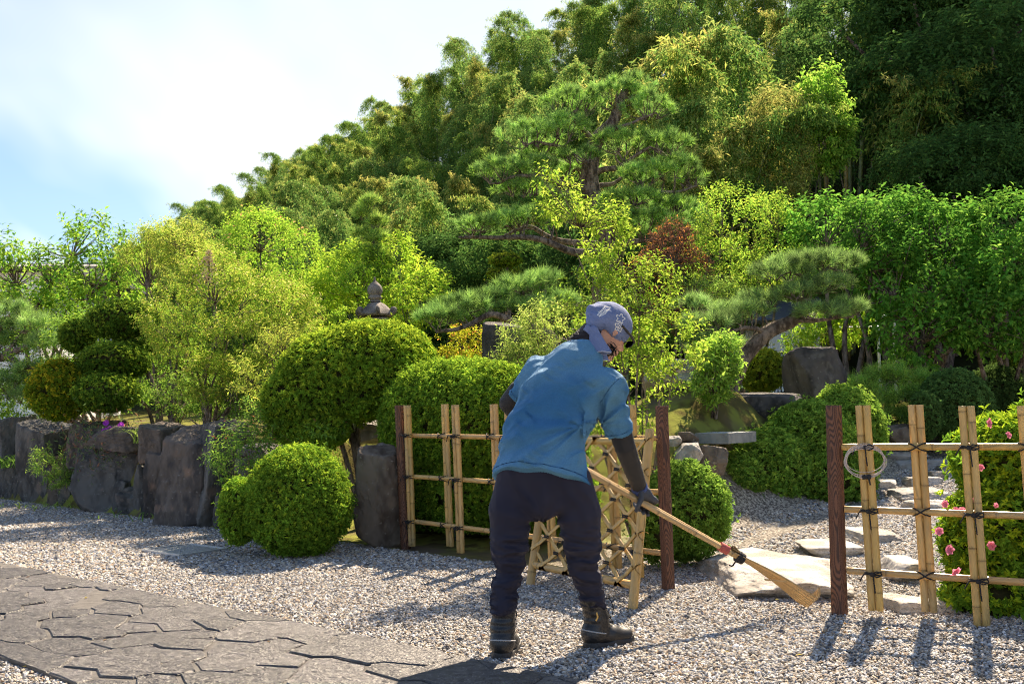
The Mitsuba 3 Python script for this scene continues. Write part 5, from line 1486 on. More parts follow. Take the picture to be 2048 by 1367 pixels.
hr = thing('white_railing', 'white pipe railing seen in the gap under the broadleaf trees', 'railing')
RD = 14.0
for q in ([P(1665, 655, RD), P(1722, 655, RD), P(1724, 648, RD)], [P(1757, 634, RD), P(1782, 632, RD), P(1788, 638, RD), P(1788, 668, RD)], [P(1750, 640, RD), P(1757, 634, RD)], [P(1724, 656, RD), P(1758, 654, RD)]):
    part('rail', tube(spline(q, 14), .022, 8), 'mat_white', hr, smooth=True)
for px in (1690, 1757, 1788):
    a = P(px, 650, RD)
    part('post', tube([[a[0], RD + .03, zt(a[0], RD) - .1], a + [0, .03, 0]], .02, 8), 'mat_white', hr, smooth=True)

# ---------------------------------------------------------------- small plants on the wall
fp = thing('ice_plant', 'trailing plant with purple daisy flowers hanging over the rock wall', 'flowering plant')
g = np.random.default_rng(8)
n = 900
c0 = P(232, 880, 11.0)
q = c0 + g.normal(0, 1, (n, 3)) * [.24, .12, .16]; q[:, 1] -= .25
ax = nrm(rand_dir(g, n) + [0, -.5, .1])
v, f, c = leaves(q, ax, ortho(rand_dir(g, n), ax), .06, .012, tint(g, n, (.1, .15, .06), .25, (.25, .12, .07), .2))
part('foliage', (v, f), 'mat_leaf', fp, color=c, kind='stuff')
for px, py in ((213, 846), (220, 858), (243, 850), (218, 868), (228, 876), (216, 888), (234, 882), (223, 897), (265, 860), (210, 862)):
    part('flower', flower(g, P(px, py, 10.6), .034, [0, -1, .3], 8), 'mat_purple', fp)
for name, lab, px, py, D, rx, rz_, n, L, W, cc in (('strap_leaved_plant', 'tuft of long arching green leaves growing out of the rock wall', 288, 885, 10.25, .05, .03, 46, .42, .022, (.2, .28, .06)), ('grass_tuft', 'grass tuft at the far left foot of the rock wall', 5, 935, 12.6, .15, .04, 50, .42, .016, (.12, .22, .04)),
                                               ('grass_tuft', 'row of grass blades on top of the rock wall under the thin trunks', 455, 838, 10.2, .5, .03, 260, .26, .012, (.16, .26, .05)), ('grass_tuft', 'pale sunlit grass behind the rock wall under the cloud pruned tree', 240, 838, 11.6, .6, .03, 320, .2, .012, (.24, .33, .07))):
    t = thing(name, lab, name.replace('_', ' '))
    c0 = P(px, py, D)
    ms = []
    for k in range(n):
        b = c0 + np.r_[g.normal(0, rx), g.normal(0, .08 if rx < .3 else .25), 0]
        if rx > .3: b[2] = zt(b[0], b[1])
        o = np.r_[nrm(g.normal(size=2)), 0]
        l = L * g.uniform(.6, 1.2); tt = np.linspace(0, 1, 5)[:, None]
        p = b + o * l * .75 * tt ** 1.3 + UPZ * l * (tt * 1.0 - .75 * tt ** 2)
        w = np.cross(o, UPZ) * W * .5 * np.array([.8, 1, .9, .6, .05])[:, None]
        vv = np.vstack([p - w, p + w]); i = np.arange(4)
        ff = np.vstack([np.stack([i, i + 1, i + 6], 1), np.stack([i, i + 6, i + 5], 1)])
        ms.append((vv, ff, np.tile(np.asarray(cc) * np.exp(g.normal(0, .2)), (10, 1))))
    v, f, c = cat(ms)
    part('blades', (v, f), 'mat_leaf', t, color=np.clip(c, 0, .8), kind='stuff')
leafy_shrub('shrub', 'little green bush growing from a gap low in the rock wall', 'shrub', G(105, 975), [blob(105, 925, 11.3, 34, 34, .2), blob(118, 950, 11.2, 24, 24, .15)], 73, twigs=170, per=9, twig_len=.1, leaf=.045, ratio=.35, colr=(.13, .23, .04), alt=(.22, .32, .05), alt_p=.3, inner=.3, stems=5, stem_r=.006)
labels['fallen_leaves'] = {'label': 'a few small brown leaves fallen on the gravel', 'category': 'fallen leaves', 'kind': 'stuff'}
g = np.random.default_rng(66)
q = np.array([G(x, y) for x, y in zip(g.uniform(30, 2020, 60), g.uniform(1000, 1350, 60))]) + [0, 0, .03]
ax = nrm(np.c_[g.normal(size=(60, 2)), g.normal(0, .15, 60)])
v, f, c = leaves(q, ax, ortho(UPZ + .3 * rand_dir(g, 60), ax), g.uniform(.02, .04, 60), g.uniform(.01, .018, 60), tint(g, 60, (.22, .12, .05), .3, (.3, .24, .06), .3), True)
scene['fallen_leaves'] = mikit.ply((v, f), 'mat_leaf', color=c)
# a pale flower spike of the nandina
sp = thing('flower_spike', 'cream coloured nandina flower spike above the olive shrub', 'flower')
c0 = P(418, 540, 10.5)
part('stem', tube([P(418, 600, 10.5), c0 + [0, 0, .2]], .006, 5), 'mat_twig', sp)
ms = []
for k in range(220):
    h = g.random()
    q = c0 + np.r_[g.normal(0, .07 * (1 - h) + .012, 2), (h - .4) * .36]
    ms.append((np.array(trimesh.creation.icosphere(subdivisions=0).vertices) * .008 + q, np.array(trimesh.creation.icosphere(subdivisions=0).faces)))
part('blossom', cat(ms), 'mat_cream', sp, kind='stuff')

# ---------------------------------------------------------------- the gardener
per = thing('person', 'person in blue shirt, navy trousers and blue head scarf bending to rake the gravel', 'person')


def cloth_fn(p, n, uv):
    f = mikit.fbm(p.x * 5, p.y * 5, p.z * 5, 3)
    w = mikit.fbm(p.x * 420, p.y * 420, p.z * 420, 1)
    b = mikit.mix(rgb(.036, .125, .245), rgb(.08, .195, .31), mikit.smoothstep(.3, .7, f))
    return b * (.82 + .36 * w)


def weave_h(p, n, uv): return mikit.fbm(p.x * 300, p.y * 300, p.z * 300, 2)


def crease(a, b, c, f):
    v = mikit.noise(a * f, b * f * .22, c * f * .5)
    return 1 - dr.abs(2 * v - 1)


def fold_h(p, n, uv):
    """Creases of worn cotton: a slanting and a steeper set over a fine weave."""
    w = mikit.fbm(p.x * 9, p.y * 9, p.z * 9, 2) - .5
    a, b = p.x * .62 + p.z * .78 + w * .05, p.x * .78 - p.z * .62
    c1 = crease(a, b, p.y, 30)
    c2 = crease(p.x * .95 - p.z * .3 + w * .04, p.z, p.y, 22)
    m = mikit.smoothstep(.35, .65, mikit.fbm(p.x * 6 + 7, p.y * 6, p.z * 6, 2))
    return c1 * m + c2 * (1 - m) * .8 + .06 * mikit.fbm(p.x * 300, p.y * 300, p.z * 300, 2)


def legfold_h(p, n, uv):
    w = mikit.fbm(p.x * 8, p.y * 8, p.z * 8, 2) - .5
    low = mikit.smoothstep(.62, .4, p.z)
    return crease(p.z + p.x * .25 + w * .05, p.x, p.y, 42) * low + crease(p.x * .8 + p.z * .45 + w * .05, p.z, p.y, 20) * (1 - low) * .8 + .05 * mikit.fbm(p.x * 300, p.y * 300, p.z * 300, 2)



scene['mat_shirt'] = {'type': 'bumpmap', 'arbitrary': mikit.proc(fold_h, 0.002), 'scale': 0.024, 'bsdf': {'type': 'principled', 'base_color': mikit.proc(cloth_fn), 'roughness': .9, 'specular': .15, 'sheen': .4}}


def trouser_fn(p, n, uv):
    f = mikit.fbm(p.x * 7, p.y * 7, p.z * 7, 3)
    return mikit.mix(rgb(.016, .016, .029), rgb(.033, .032, .048), f)


scene['mat_trousers'] = {'type': 'bumpmap', 'arbitrary': mikit.proc(legfold_h, 0.002), 'scale': 0.026, 'bsdf': {'type': 'principled', 'base_color': mikit.proc(trouser_fn), 'roughness': .85, 'specular': .2, 'sheen': .5}}
scene['mat_seam'] = {'type': 'principled', 'base_color': col(.035, .12, .26), 'roughness': .95}
scene['mat_skin'] = {'type': 'principled', 'base_color': col(.44, .235, .16), 'roughness': .5, 'specular': .4}
scene['mat_hair'] = {'type': 'principled', 'base_color': col(.014, .009, .008), 'roughness': .5, 'specular': .25}
scene['mat_sleeve'] = {'type': 'principled', 'base_color': col(.010, .010, .012), 'roughness': .7, 'sheen': .3}
scene['mat_glove'] = {'type': 'principled', 'base_color': col(.035, .038, .048), 'roughness': .55}
scene['mat_cuff'] = {'type': 'principled', 'base_color': col(.05, .08, .22), 'roughness': .8}
scene['mat_boot'] = {'type': 'principled', 'base_color': col(.011, .011, .012), 'roughness': .42, 'specular': .5}
scene['mat_sole'] = {'type': 'principled', 'base_color': col(.018, .018, .019), 'roughness': .6}
scene['mat_grey_trim'] = {'type': 'principled', 'base_color': col(.3, .3, .3), 'roughness': .6}



def PP(px, py, D): return P(px, py, D + .1)


Lhip, Rhip = PP(1040, 935, 4.14), PP(1136, 940, 4.07)
Lkne, Rkne = PP(1020, 1112, 4.13), PP(1165, 1112, 4.14)
lhe, rhe = G(1001, 1322), G(1170, 1300)
lft = nrm(np.array([.16, .98, 0])); rft = nrm(G(1247, 1284) - rhe); rft[2] = 0; rft = nrm(rft)
Lank, Rank = lhe + lft * .055 + UPZ * .12, rhe + rft * .055 + UPZ * .12
Hc, Wc, Cc, Uc, Nk = PP(1083, 958, 4.12), PP(1090, 875, 4.18), PP(1128, 790, 4.26), PP(1146, 735, 4.31), PP(1168, 702, 4.37)
Lsh, Rsh = PP(1078, 738, 4.42), PP(1214, 772, 4.22)
Lel, Rel = PP(1018, 806, 4.50), PP(1250, 893, 4.30)
Lwr, Rwr = PP(1075, 872, 4.56), PP(1279, 975, 4.52)
HEAD = PP(1217, 660, 4.43)
hf = nrm(np.array([.74, .42, -.53])); hu = np.array([.3, .1, .95]); hu = nrm(hu - hf * (hf @ hu)); hs_ = np.cross(hf, hu)          # face, crown, right ear
if hs_[1] > 0: pass
Fb = nrm(np.array([.38, .92, 0]))                                     # where the body faces
Sb = nrm(Rsh - Lsh)
torso_axis = nrm(Cc - Hc)
Fd = nrm(np.cross(torso_axis, Sb)); Fd = Fd if Fd[1] > 0 else -Fd      # chest direction
KD = (Fd, .66)


def to_head(p): q = p - HEAD; return np.stack([q @ hf, q @ hs_, q @ hu], 1)


def ell(q, c, r):
    k = (q - np.asarray(c)) / np.asarray(r)
    l = np.linalg.norm(k, axis=1)
    return (l - 1) * np.min(r)


def head_sdf(p):
    q = to_head(p)
    d = ell(q, (-.008, 0, .028), (.098, .075, .092))
    d = smin(d, ell(q, (.028, 0, -.045), (.062, .056, .075)), .03)           # face and jaw
    d = smin(d, seg(q, (.075, 0, -.105), (.06, 0, -.1), .016, .02), .02)      # chin
    d = smin(d, seg(q, (.088, 0, .002), (.108, 0, -.038), .008, .012), .012)  # nose
    d = smin(d, seg(q, (.096, -.01, -.04), (.096, .01, -.04), .009, .009), .01)
    d = smin(d, seg(q, (.088, -.018, -.068), (.088, .018, -.068), .007, .007), .008)
    d = smin(d, seg(q, (.088, -.016, -.078), (.088, .016, -.078), .006, .006), .006)
    d = smin(d, seg(q, (.083, -.04, .018), (.086, .04, .018), .009, .009), .015)
    for s in (-1, 1):
        d = np.maximum(d, -ell(q, (.094, s * .031, -.004), (.014, .016, .010)))
        d = smin(d, ell(q, (.076, s * .031, -.004), (.0125, .0125, .0115)), .002)
        d = smin(d, ell(q, (-.005, s * .077, -.012), (.016, .007, .03)), .006)
    return d


def body_sdf(p):
    d = head_sdf(p)
    d = smin(d, seg(p, HEAD - hu * .06 - hf * .02, Nk, .05, .054), .03)
    t = seg(p, Hc + UPZ * .02, Wc, .12, .115, KD); t = smin(t, seg(p, Wc, Uc, .115, .10, KD), .03)
    t = smin(t, seg(p, Lsh, Rsh, .036, .036), .03)
    t = smin(t, seg(p, Nk, Uc, .045, .07), .03)
    d = smin(d, t, .02)
    for sh, el, wr in ((Lsh, Lel, Lwr), (Rsh, Rel, Rwr)):
        d = smin(d, chain(p, (sh, el, wr), (.046, .036, .026)), .02)
    for hp, kn, an, he, ft in ((Lhip, Lkne, Lank, lhe, lft), (Rhip, Rkne, Rank, rhe, rft)):
        d = smin(d, chain(p, (hp, kn, an), (.07, .045, .02)), .02)
        d = smin(d, seg(p, he + ft * .06 + UPZ * .05, he + ft * .19 + UPZ * .035, .026, .022), .02)
    return d


lo = np.array([-.25, 3.8, -.02]); hi = np.array([.75, 4.8, 1.6])
part('body', snet(body_sdf, lo, hi, .0105), 'mat_skin', per, smooth=True)

# trousers
def ridge(x): return 1 - np.abs(2 * x - 1)


def trouser_sdf(p):
    d = smin(seg(p, PP(1046, 945, 4.13), PP(1122, 950, 4.08), .102, .098, (Fd, .95)), seg(p, Hc - UPZ * .03, Hc + UPZ * .06, .148, .14, (Fd, .7)), .04)
    fold = 0
    for hp, kn, an, he, side in ((Lhip, Lkne, Lank, lhe, -1), (Rhip, Rkne, Rank, rhe, 1)):
        top = hp - UPZ * .05 + np.array([side * .012, 0, 0])
        cuff = an + UPZ * .055
        mid = top * .5 + kn * .5 + np.array([side * .010 - .004, -.01, 0]) + UPZ * .03
        low = kn * .45 + cuff * .55
        l = chain(p, (top, mid, kn + np.array([side * .004, -.01, .01]), kn - UPZ * .05, low, cuff), (.087, .092, .065, .055, .050, .042))
        d = smin(d, l, .016)
    z = p[:, 2]
    s = meshkit.noise(np.c_[p[:, 0] * 7, p[:, 1] * 7, z * 30], 3)
    s2 = meshkit.noise(np.c_[p[:, 0] * 13, p[:, 1] * 13, z * 62], 7)
    s3 = meshkit.fbm(p * np.array([9, 9, 5.0]), 2, 5)
    kz = (ss(.56, .44, z) * ss(.06, .14, z))
    d = d - kz * (.022 * (ridge(s) - .5) + .011 * (ridge(s2) - .5)) - .012 * (s3 - .5) * ss(.3, .6, z)
    # long creases from the crotch
    cr = PP(1085, 1045, 4.1)
    r = p - cr; ang = np.arctan2(r[:, 2], r[:, 0]); dist = np.linalg.norm(r[:, [0, 2]], axis=1)
    d = d - .006 * np.sin(ang * 9 + 1) * np.exp(-(dist / .2) ** 2) * ss(.3, .5, z)
    d = np.maximum(d, p[:, 2] - 1.0)
    return np.maximum(d, -(z - (Lank[2] * .5 + Rank[2] * .5 + .045 + .01 * np.sin(p[:, 0] * 60))))


part('trousers', snet(trouser_sdf, [-.3, 3.85, .0], [.62, 4.45, 1.02], .0075), 'mat_trousers', per, smooth=True)
# zip, buttons and lace at the cuffs
zp = PP(1193, 1224, 4.06)
part('zip_pull', tube(spline([zp, zp + [.004, -.004, -.018], zp + [-.004, -.004, -.032]], 6), .0035, 6), 'mat_bamboo_gold', per)
scene['mat_bamboo_gold'] = {'type': 'principled', 'base_color': col(.5, .3, .08), 'roughness': .35, 'metallic': .8}

# shirt
hemL, hemR = PP(978, 950, 4.16), PP(1180, 979, 4.06)
hem_c = (hemL + hemR) / 2
hem_n = nrm(np.cross(nrm(hemR - hemL), Fd)); hem_n = hem_n if hem_n[2] > 0 else -hem_n
rs0, rs1 = Rsh + np.array([0, 0, -.005]), PP(1240, 868, 4.27)
ls0, ls1 = Lsh - UPZ * .018, PP(1033, 790, 4.48)
rax, lax = nrm(rs1 - rs0), nrm(ls1 - ls0)


def shirt_sdf(p, grow=0.0):
    t = seg(p, hem_c - hem_n * .05 + [.012, 0, 0], Wc - [.006, 0, 0], .236, .180, (Fd, .72))
    t = smin(t, seg(p, Wc - [.006, 0, 0], Cc - [.008, 0, 0], .176, .162, (Fd, .70)), .05)
    t = smin(t, seg(p, Cc, Uc, .172, .125, (Fd, .72)), .06)
    t = smin(t, seg(p, Lsh - UPZ * .02, Rsh - UPZ * .004, .056, .066), .08)
    t = smin(t, seg(p, Uc, Nk + nrm(Nk - Uc) * .02, .1, .064), .05)
    t = smin(t, seg(p, Uc * .4 + Nk * .6 - UPZ * .03, Lsh - UPZ * .02, .072, .06), .06)
    sl = seg(p, rs0, rs1 + rax * .05, .072, .060)
    sl = np.maximum(sl, (p - rs1) @ rax)
    sl2 = seg(p, ls0, ls1 + lax * .05, .062, .056)
    sl2 = np.maximum(sl2, (p - ls1) @ lax)
    d = smin(smin(t, sl, .045), sl2, .07)
    # folds: from the right armpit down and across to the left hip, and blousing over the waist
    arm = PP(1185, 850, 4.2)
    q = p - arm
    ex = nrm(Lsh - Rsh); ez = np.cross(Fd, ex)
    u, w = q @ ex, q @ UPZ
    a = np.arctan2(w, u + .03); r = np.hypot(u, w)
    f1 = np.sin(a * 10 + 5 * meshkit.fbm(p * 5, 2, 1)) * np.exp(-((r - .09) / .10) ** 2)
    f2 = meshkit.fbm(np.c_[(p @ nrm(ex - UPZ * .55)) * 4, (p @ nrm(ex * .55 + UPZ)) * 17, p @ Fd * 3], 2, 9) - .5
    f3 = meshkit.fbm(p * 7, 2, 4) - .5
    sag = np.sin((p @ UPZ - .82) * 55 + 3.5 * meshkit.fbm(p * 4, 2, 8) + u * 9) * np.exp(-((p[:, 2] - .86) / .07) ** 2) * ss(.02, .2, -(p - arm) @ ex * -1 + .02)
    f4 = 1 - np.abs(2 * meshkit.noise(np.c_[(p @ nrm(ex - UPZ * .9)) * 7, (p @ nrm(ex * .9 + UPZ)) * 30, p @ Fd * 6], 21) - 1)
    on = 1 - .75 * ss(-.02, .03, sl * -1 + .03) * ss(.03, .08, t)                     # the hanging sleeve is smoother
    d = d - on * (.012 * f1 + .044 * f2 + .014 * f3 + .008 * sag + .010 * (f4 - .5) * ss(.0, .12, Uc[2] - p[:, 2]))
    d = np.maximum(d, -((p - hem_c) @ hem_n) + .004 * np.sin(p @ ex * 38))
    d = np.maximum(d, -seg(p, Nk + nrm(Nk - Uc) * .055, HEAD, .056, .085))      # neck opening
    return d - grow


sv, sf = snet(shirt_sdf, [-.22, 3.85, .6], [.62, 4.75, 1.45], .0062)
part('shirt', (sv, sf), 'mat_shirt', per, smooth=True)
# hem, sleeve and shoulder seams: cords let into the cloth


def seam(name, pn, pc, keep, r=.0024, off=.001):
    """Where the plane (pc, pn) cuts the shirt: a thin stitched ridge."""
    tm = trimesh.Trimesh(sv, sf, process=False)
    ms = []
    for path_ in trimesh.intersections.mesh_plane(tm, pn, pc).reshape(-1, 2, 3):
        m = path_.mean(0)
        if keep(m): ms.append(path_)
    if not ms: return
    s = np.array(ms)
    mid, dd = s.mean(1), s[:, 1] - s[:, 0]
    v, f = [], []
    n = np.asarray(pn)
    ctr = s.reshape(-1, 3).mean(0)
    out = nrm(np.cross(dd, n)); out = np.where(((mid - ctr) * out).sum(1)[:, None] > 0, out, -out)
    A, B = s[:, 0] - dd * .1, s[:, 1] + dd * .1
    c = np.stack([A + n * r, A + out * r * .8, A - n * r, B + n * r, B + out * r * .8, B - n * r], 1)
    f = (np.array([[0, 3, 4], [0, 4, 1], [1, 4, 5], [1, 5, 2]])[None] + (np.arange(len(s)) * 6)[:, None, None]).reshape(-1, 3)
    part(name, (c.reshape(-1, 3), f), 'mat_seam', per)


seam('hem_seam', hem_n, hem_c + hem_n * .021, lambda m: True, .002)
seam('sleeve_seam', rax, rs1 - rax * .017, lambda m: np.linalg.norm(m - rs1) < .11, .0018)
seam('sleeve_seam', lax, ls1 - lax * .017, lambda m: np.linalg.norm(m - ls1) < .11, .0018)
shn = nrm(rax * .55 + Sb * .8)
seam('shoulder_seam', shn, Rsh + shn * .012 + rax * .03, lambda m: np.linalg.norm(m - Rsh) < .13 and (m - Rsh) @ Fd < .05, .0015)

# ribbed collar
cz = Nk + nrm(Nk - Uc) * .035
ca = nrm(HEAD - Nk); cx_ = nrm(np.cross(ca, Fd)); cy_ = np.cross(cx_, ca)
th = np.linspace(0, 2 * np.pi, 40)
part('collar', cat([tube(cz + ca * o + np.cos(th)[:, None] * cx_ * r_ + np.sin(th)[:, None] * cy_ * r_, .0065, 8, cap=False) for o, r_ in ((-.012, .069), (-.002, .066))]), 'mat_shirt', per, smooth=True)

# sleeves under the shirt, gloves, hands
def arm_sdf(sh, el, wr):
    def f(p):
        d = chain(p, (sh * .35 + el * .65, el, wr * .5 + el * .5, wr), (.051, .0455, .041, .034))
        ax = nrm(wr - el)
        s = (p - el) @ ax
        d = d - .0035 * (ridge(meshkit.noise(np.c_[s * 70, p[:, 0] * 14, p[:, 2] * 9], 2)) - .5)
        return d
    return f


for sh, el, wr in ((Rsh, Rel, Rwr), (Lsh, Lel, Lwr)):
    al = np.array([sh, el, wr])
    part('arm_sleeve', snet(arm_sdf(sh, el, wr), al.min(0) - .09, al.max(0) + .09, .006), 'mat_sleeve', per, smooth=True)

HP = P(1290, 1006, 4.62)                                             # the pole where the right hand holds it
tine_tip = G(1650, 1224)
heel_ = P(1476, 1112, 4.72)
pole_d = nrm(heel_ - HP)
LHP = HP - pole_d * ((HP - PP(1078, 888, 4.5))[0] / pole_d[0])
pole_up = nrm(UPZ - pole_d * (UPZ @ pole_d)); pole_far = np.cross(pole_up, pole_d); pole_far = pole_far if pole_far[1] > 0 else -pole_far


def hand_sdf(wr, hp, sgn):
    """Palm over the pole, four fingers curled round its far side, the thumb down its near side."""
    kn = hp + pole_up * .034 + pole_far * .004
    fingers = []
    for k, (o, ln) in enumerate(((.036, 1.0), (.014, 1.06), (-.008, 1.0), (-.029, .84))):
        o = pole_d * o * sgn
        a = kn + o + pole_d * .01
        fingers.append(((kn * .6 + wr * .4 + o * .6), a, a + pole_far * .036 * ln - pole_up * .012, hp + o * 1.05 + pole_far * .034 - pole_up * .028 * ln, hp + o * 1.05 + pole_far * .008 - pole_up * .038 * ln + pole_d * .004))
    th = (wr * .55 + kn * .45 - pole_far * .02 - pole_d * .022 * sgn, hp - pole_d * .036 * sgn - pole_far * .03 + pole_up * .008, hp - pole_d * .036 * sgn - pole_far * .031 - pole_up * .022, hp - pole_d * .030 * sgn - pole_far * .024 - pole_up * .05)

    def f(p):
        d = seg(p, wr, wr * .4 + kn * .6, .029, .033, (nrm(np.cross(kn - wr, pole_d)), .72))
        d = smin(d, seg(p, kn + pole_d * .03 * sgn, kn - pole_d * .028 * sgn, .018, .017), .02)
        for q in fingers: d = smin(d, chain(p, q, (.012, .0125, .0112, .0102, .009)), .004)
        d = smin(d, chain(p, th, (.016, .013, .0115, .0095)), .006)
        d = d - .0014 * (meshkit.noise(p * 160, 5) - .5)
        return d
    return f


for wr, hp, sg in ((Rwr, HP, 1), (Lwr, LHP, -1)):
    c = (wr + hp) / 2
    gl = part('glove', snet(hand_sdf(wr, hp, sg), c - .13, c + .13, .0035), 'mat_glove', per, smooth=True)
    el = Rel if sg == 1 else Lel
    ax = nrm(wr - el)
    ts = np.linspace(-.022, .012, 7)
    part('cuff', tube(wr + ax * ts[:, None], .0365 + .0022 * np.cos(np.arange(7) * 3.1), 18), 'mat_cuff', gl, smooth=40)

# boots
def boot(he, ft, an, kn, label=None):
    he = he.copy(); he[2] = 0
    sd = np.cross(ft, UPZ)
    L = .262

    def loc(p): q = p - he; return np.stack([q @ ft, q @ sd, q[:, 2]], 1)

    aq = loc(an[None])[0]

    def up(p):
        q = loc(p)
        top = loc((an + (kn - an) * .28)[None])[0]; top[2] = .215
        d = smin(seg(q, (.046, aq[1] * .3, .07), (aq[0] + .012, aq[1], aq[2]), .047, .047), seg(q, (aq[0] + .012, aq[1], aq[2]), top, .047, .049), .02)
        d = smin(d, seg(q, (.045, 0, .055), (.13, 0, .05), .042, .042), .03)
        d = smin(d, seg(q, (.13, .004, .045), (.212, .008, .034), .044, .040, (np.array([0, 0, 1.0]), .85)), .02)
        pad = np.sin(q[:, 2] * 220) * ss(.09, .11, q[:, 2]) * ss(.2, .17, q[:, 2]) * (q[:, 0] < .05)
        d = d - .0022 * pad - .003 * (meshkit.fbm(p * 22, 2, 3) - .5) - .003 * ridge(meshkit.noise(np.c_[q[:, 0] * 30, q[:, 1] * 8, q[:, 2] * 20], 3)) * ss(.07, .1, q[:, 0]) * ss(.2, .16, q[:, 0])
        d = np.maximum(d, q[:, 2] - .212 - .006 * np.sin(q[:, 0] * 50))
        return np.maximum(d, -(q[:, 2] - .016))

    c = he + ft * .12 + UPZ * .1
    bt = part('boot', snet(up, c - [.2, .2, .13], c + [.2, .2, .14], .0055), 'mat_boot', per, smooth=True)

    def sole(p):
        q = loc(p)
        d = smin(seg(q, (.048, 0, .0), (.13, .002, .0), .043, .043, (np.array([0, 0, 1.0]), 2.0)), seg(q, (.13, .002, 0), (.213, .008, .0), .043, .043, (np.array([0, 0, 1.0]), 2.0)), .02) - .003
        rise = .03 + .016 * ss(.06, .0, q[:, 0]) + .012 * ss(.2, .25, q[:, 0]) + .004 * np.sin(q[:, 0] * 55)
        d = np.maximum(d, q[:, 2] - rise)
        return np.maximum(d, -q[:, 2] - .004)

    part('sole', snet(sole, c - [.2, .2, .125], c + [.2, .2, -.02], .005), 'mat_sole', bt, smooth=40)
    # light piping above the sole at the heel, and laces
    tm_ = []
    th = np.linspace(-2.1, 2.1, 17)
    pts = np.stack([.052 - .0525 * np.cos(th), .0525 * np.sin(th), .072 + .012 * np.cos(th)], 1)
    part('piping', tube(he + pts[:, :1] * ft + pts[:, 1:2] * sd + pts[:, 2:] * UPZ, .0032, 6), 'mat_grey_trim', bt, smooth=True)
    ms = []
    for k in range(6):
        z = .085 + .02 * k; x = .152 - .011 * k
        for s in (-1, 1):
            a, b = np.array([x - .004, -.022 * s, z]), np.array([x - .012, .022 * s, z + .018])
            pl_ = spline([a, (a + b) / 2 + [.009, 0, .004], b], 6)
            ms.append(tube(he + pl_[:, :1] * ft + pl_[:, 1:2] * sd + pl_[:, 2:] * UPZ, .0024, 5))
    for s in (-1, 1):
        pl_ = spline([[.1, .01 * s, .2], [.115, .03 * s, .205], [.12, .05 * s, .17], [.118, .045 * s, .14]], 10)
        ms.append(tube(he + pl_[:, :1] * ft + pl_[:, 1:2] * sd + pl_[:, 2:] * UPZ, .0024, 5))
    part('lace', cat(ms), 'mat_cord', bt, smooth=True)


boot(lhe, lft, Lank, Lkne)
boot(rhe, rft, Rank, Rkne)

# head scarf with its printed flowers, hair, sunglasses
def flower_line(x, y, cx, cy, r, k, w):
    dx, dy = x - cx, y - cy
    rr = dr.sqrt(dx * dx + dy * dy)
    a = dr.atan2(dy, dx)
    return dr.abs(rr - r * (1 + .28 * dr.cos(k * a))) < w


def scarf_fn(p, n, uv):
    qx, qy, qz = p.x - float(HEAD[0]), p.y - float(HEAD[1]), p.z - float(HEAD[2])
    f = mikit.fbm(p.x * 25, p.y * 25, p.z * 25, 3)
    b = mikit.mix(rgb(.095, .13, .25), rgb(.17, .21, .34), f) * (.85 + .3 * mikit.fbm(p.x * 500, p.y * 500, p.z * 500, 1))
    on = mi.Bool(False)
    side = p.y < float(HEAD[1]) + .02
    for cx, cz, r, k, w in ((.040, .008, .017, 5, .0028), (.040, .008, .006, 5, .002), (.048, .046, .017, 5, .0026)):
        on |= flower_line(qx, qz, cx, cz, r, k, w) & side
    # the winged print near the fold
    for (ax, az, bx, bz) in ((-.056, .062, -.018, .104), (-.050, .058, -.006, .088), (-.020, .104, .006, .098), (.006, .098, -.006, .084), (-.006, .086, -.024, .066), (-.024, .066, -.048, .056)):
        ex, ez = bx - ax, bz - az
        t = dr.clip(((qx - ax) * ex + (qz - az) * ez) / (ex * ex + ez * ez), 0, 1)
        on |= (dr.sqrt(dr.square(qx - ax - ex * t) + dr.square(qz - az - ez * t)) < .0022) & side
    for k in range(5):
        t = .2 + .15 * k
        ax, az = -.050 + .044 * t, .060 + .030 * t
        u = dr.clip(((qx - ax) * -.008 + (qz - az) * .012) / .000208, 0, 1)
        on |= (dr.sqrt(dr.square(qx - ax + .008 * u) + dr.square(qz - az - .012 * u)) < .0016) & side
    return dr.select(on, rgb(.62, .60, .55), b)


scene['mat_scarf'] = {'type': 'bumpmap', 'arbitrary': mikit.proc(weave_h, 0.001), 'scale': 0.001, 'bsdf': {'type': 'principled', 'base_color': mikit.proc(scarf_fn), 'roughness': .9, 'specular': .15, 'sheen': .3}}
knot = PP(1181, 664, 4.33)


def scarf_sdf(p):
    q = to_head(p)
    d = ell(q, (-.008, 0, .03), (.110, .088, .098))
    d = smin(d, seg(p, PP(1184, 622, 4.44), PP(1196, 617, 4.46), .012, .02), .045)         # the squared fold at the back
    d = smin(d, seg(p, PP(1182, 645, 4.37), PP(1210, 640, 4.36), .016, .03), .03)
    d = smin(d, seg(p, PP(1181, 618, 4.42), PP(1184, 652, 4.36), .010, .014), .03)
    lim = -.05 - .02 * ss(.0, -.1, q[:, 0]) + .05 * ss(.04, .1, q[:, 0])
    d = np.maximum(d, lim - q[:, 2])
    d = np.maximum(d, -ell(q, (-.008, 0, .02), (.100, .077, .094)))
    w = meshkit.noise(np.c_[(q[:, 2] + q[:, 0] * .4) * 55, q[:, 0] * 6, q[:, 1] * 6], 3)
    d = d - .0065 * (ridge(w) - .5) * ss(.12, .02, q[:, 2] + .2 * q[:, 0]) - .004 * (meshkit.fbm(p * 20, 2, 2) - .5)
    return d


part('head_scarf', snet(scarf_sdf, HEAD - .16, HEAD + .16, .0042), 'mat_scarf', per, smooth=True)


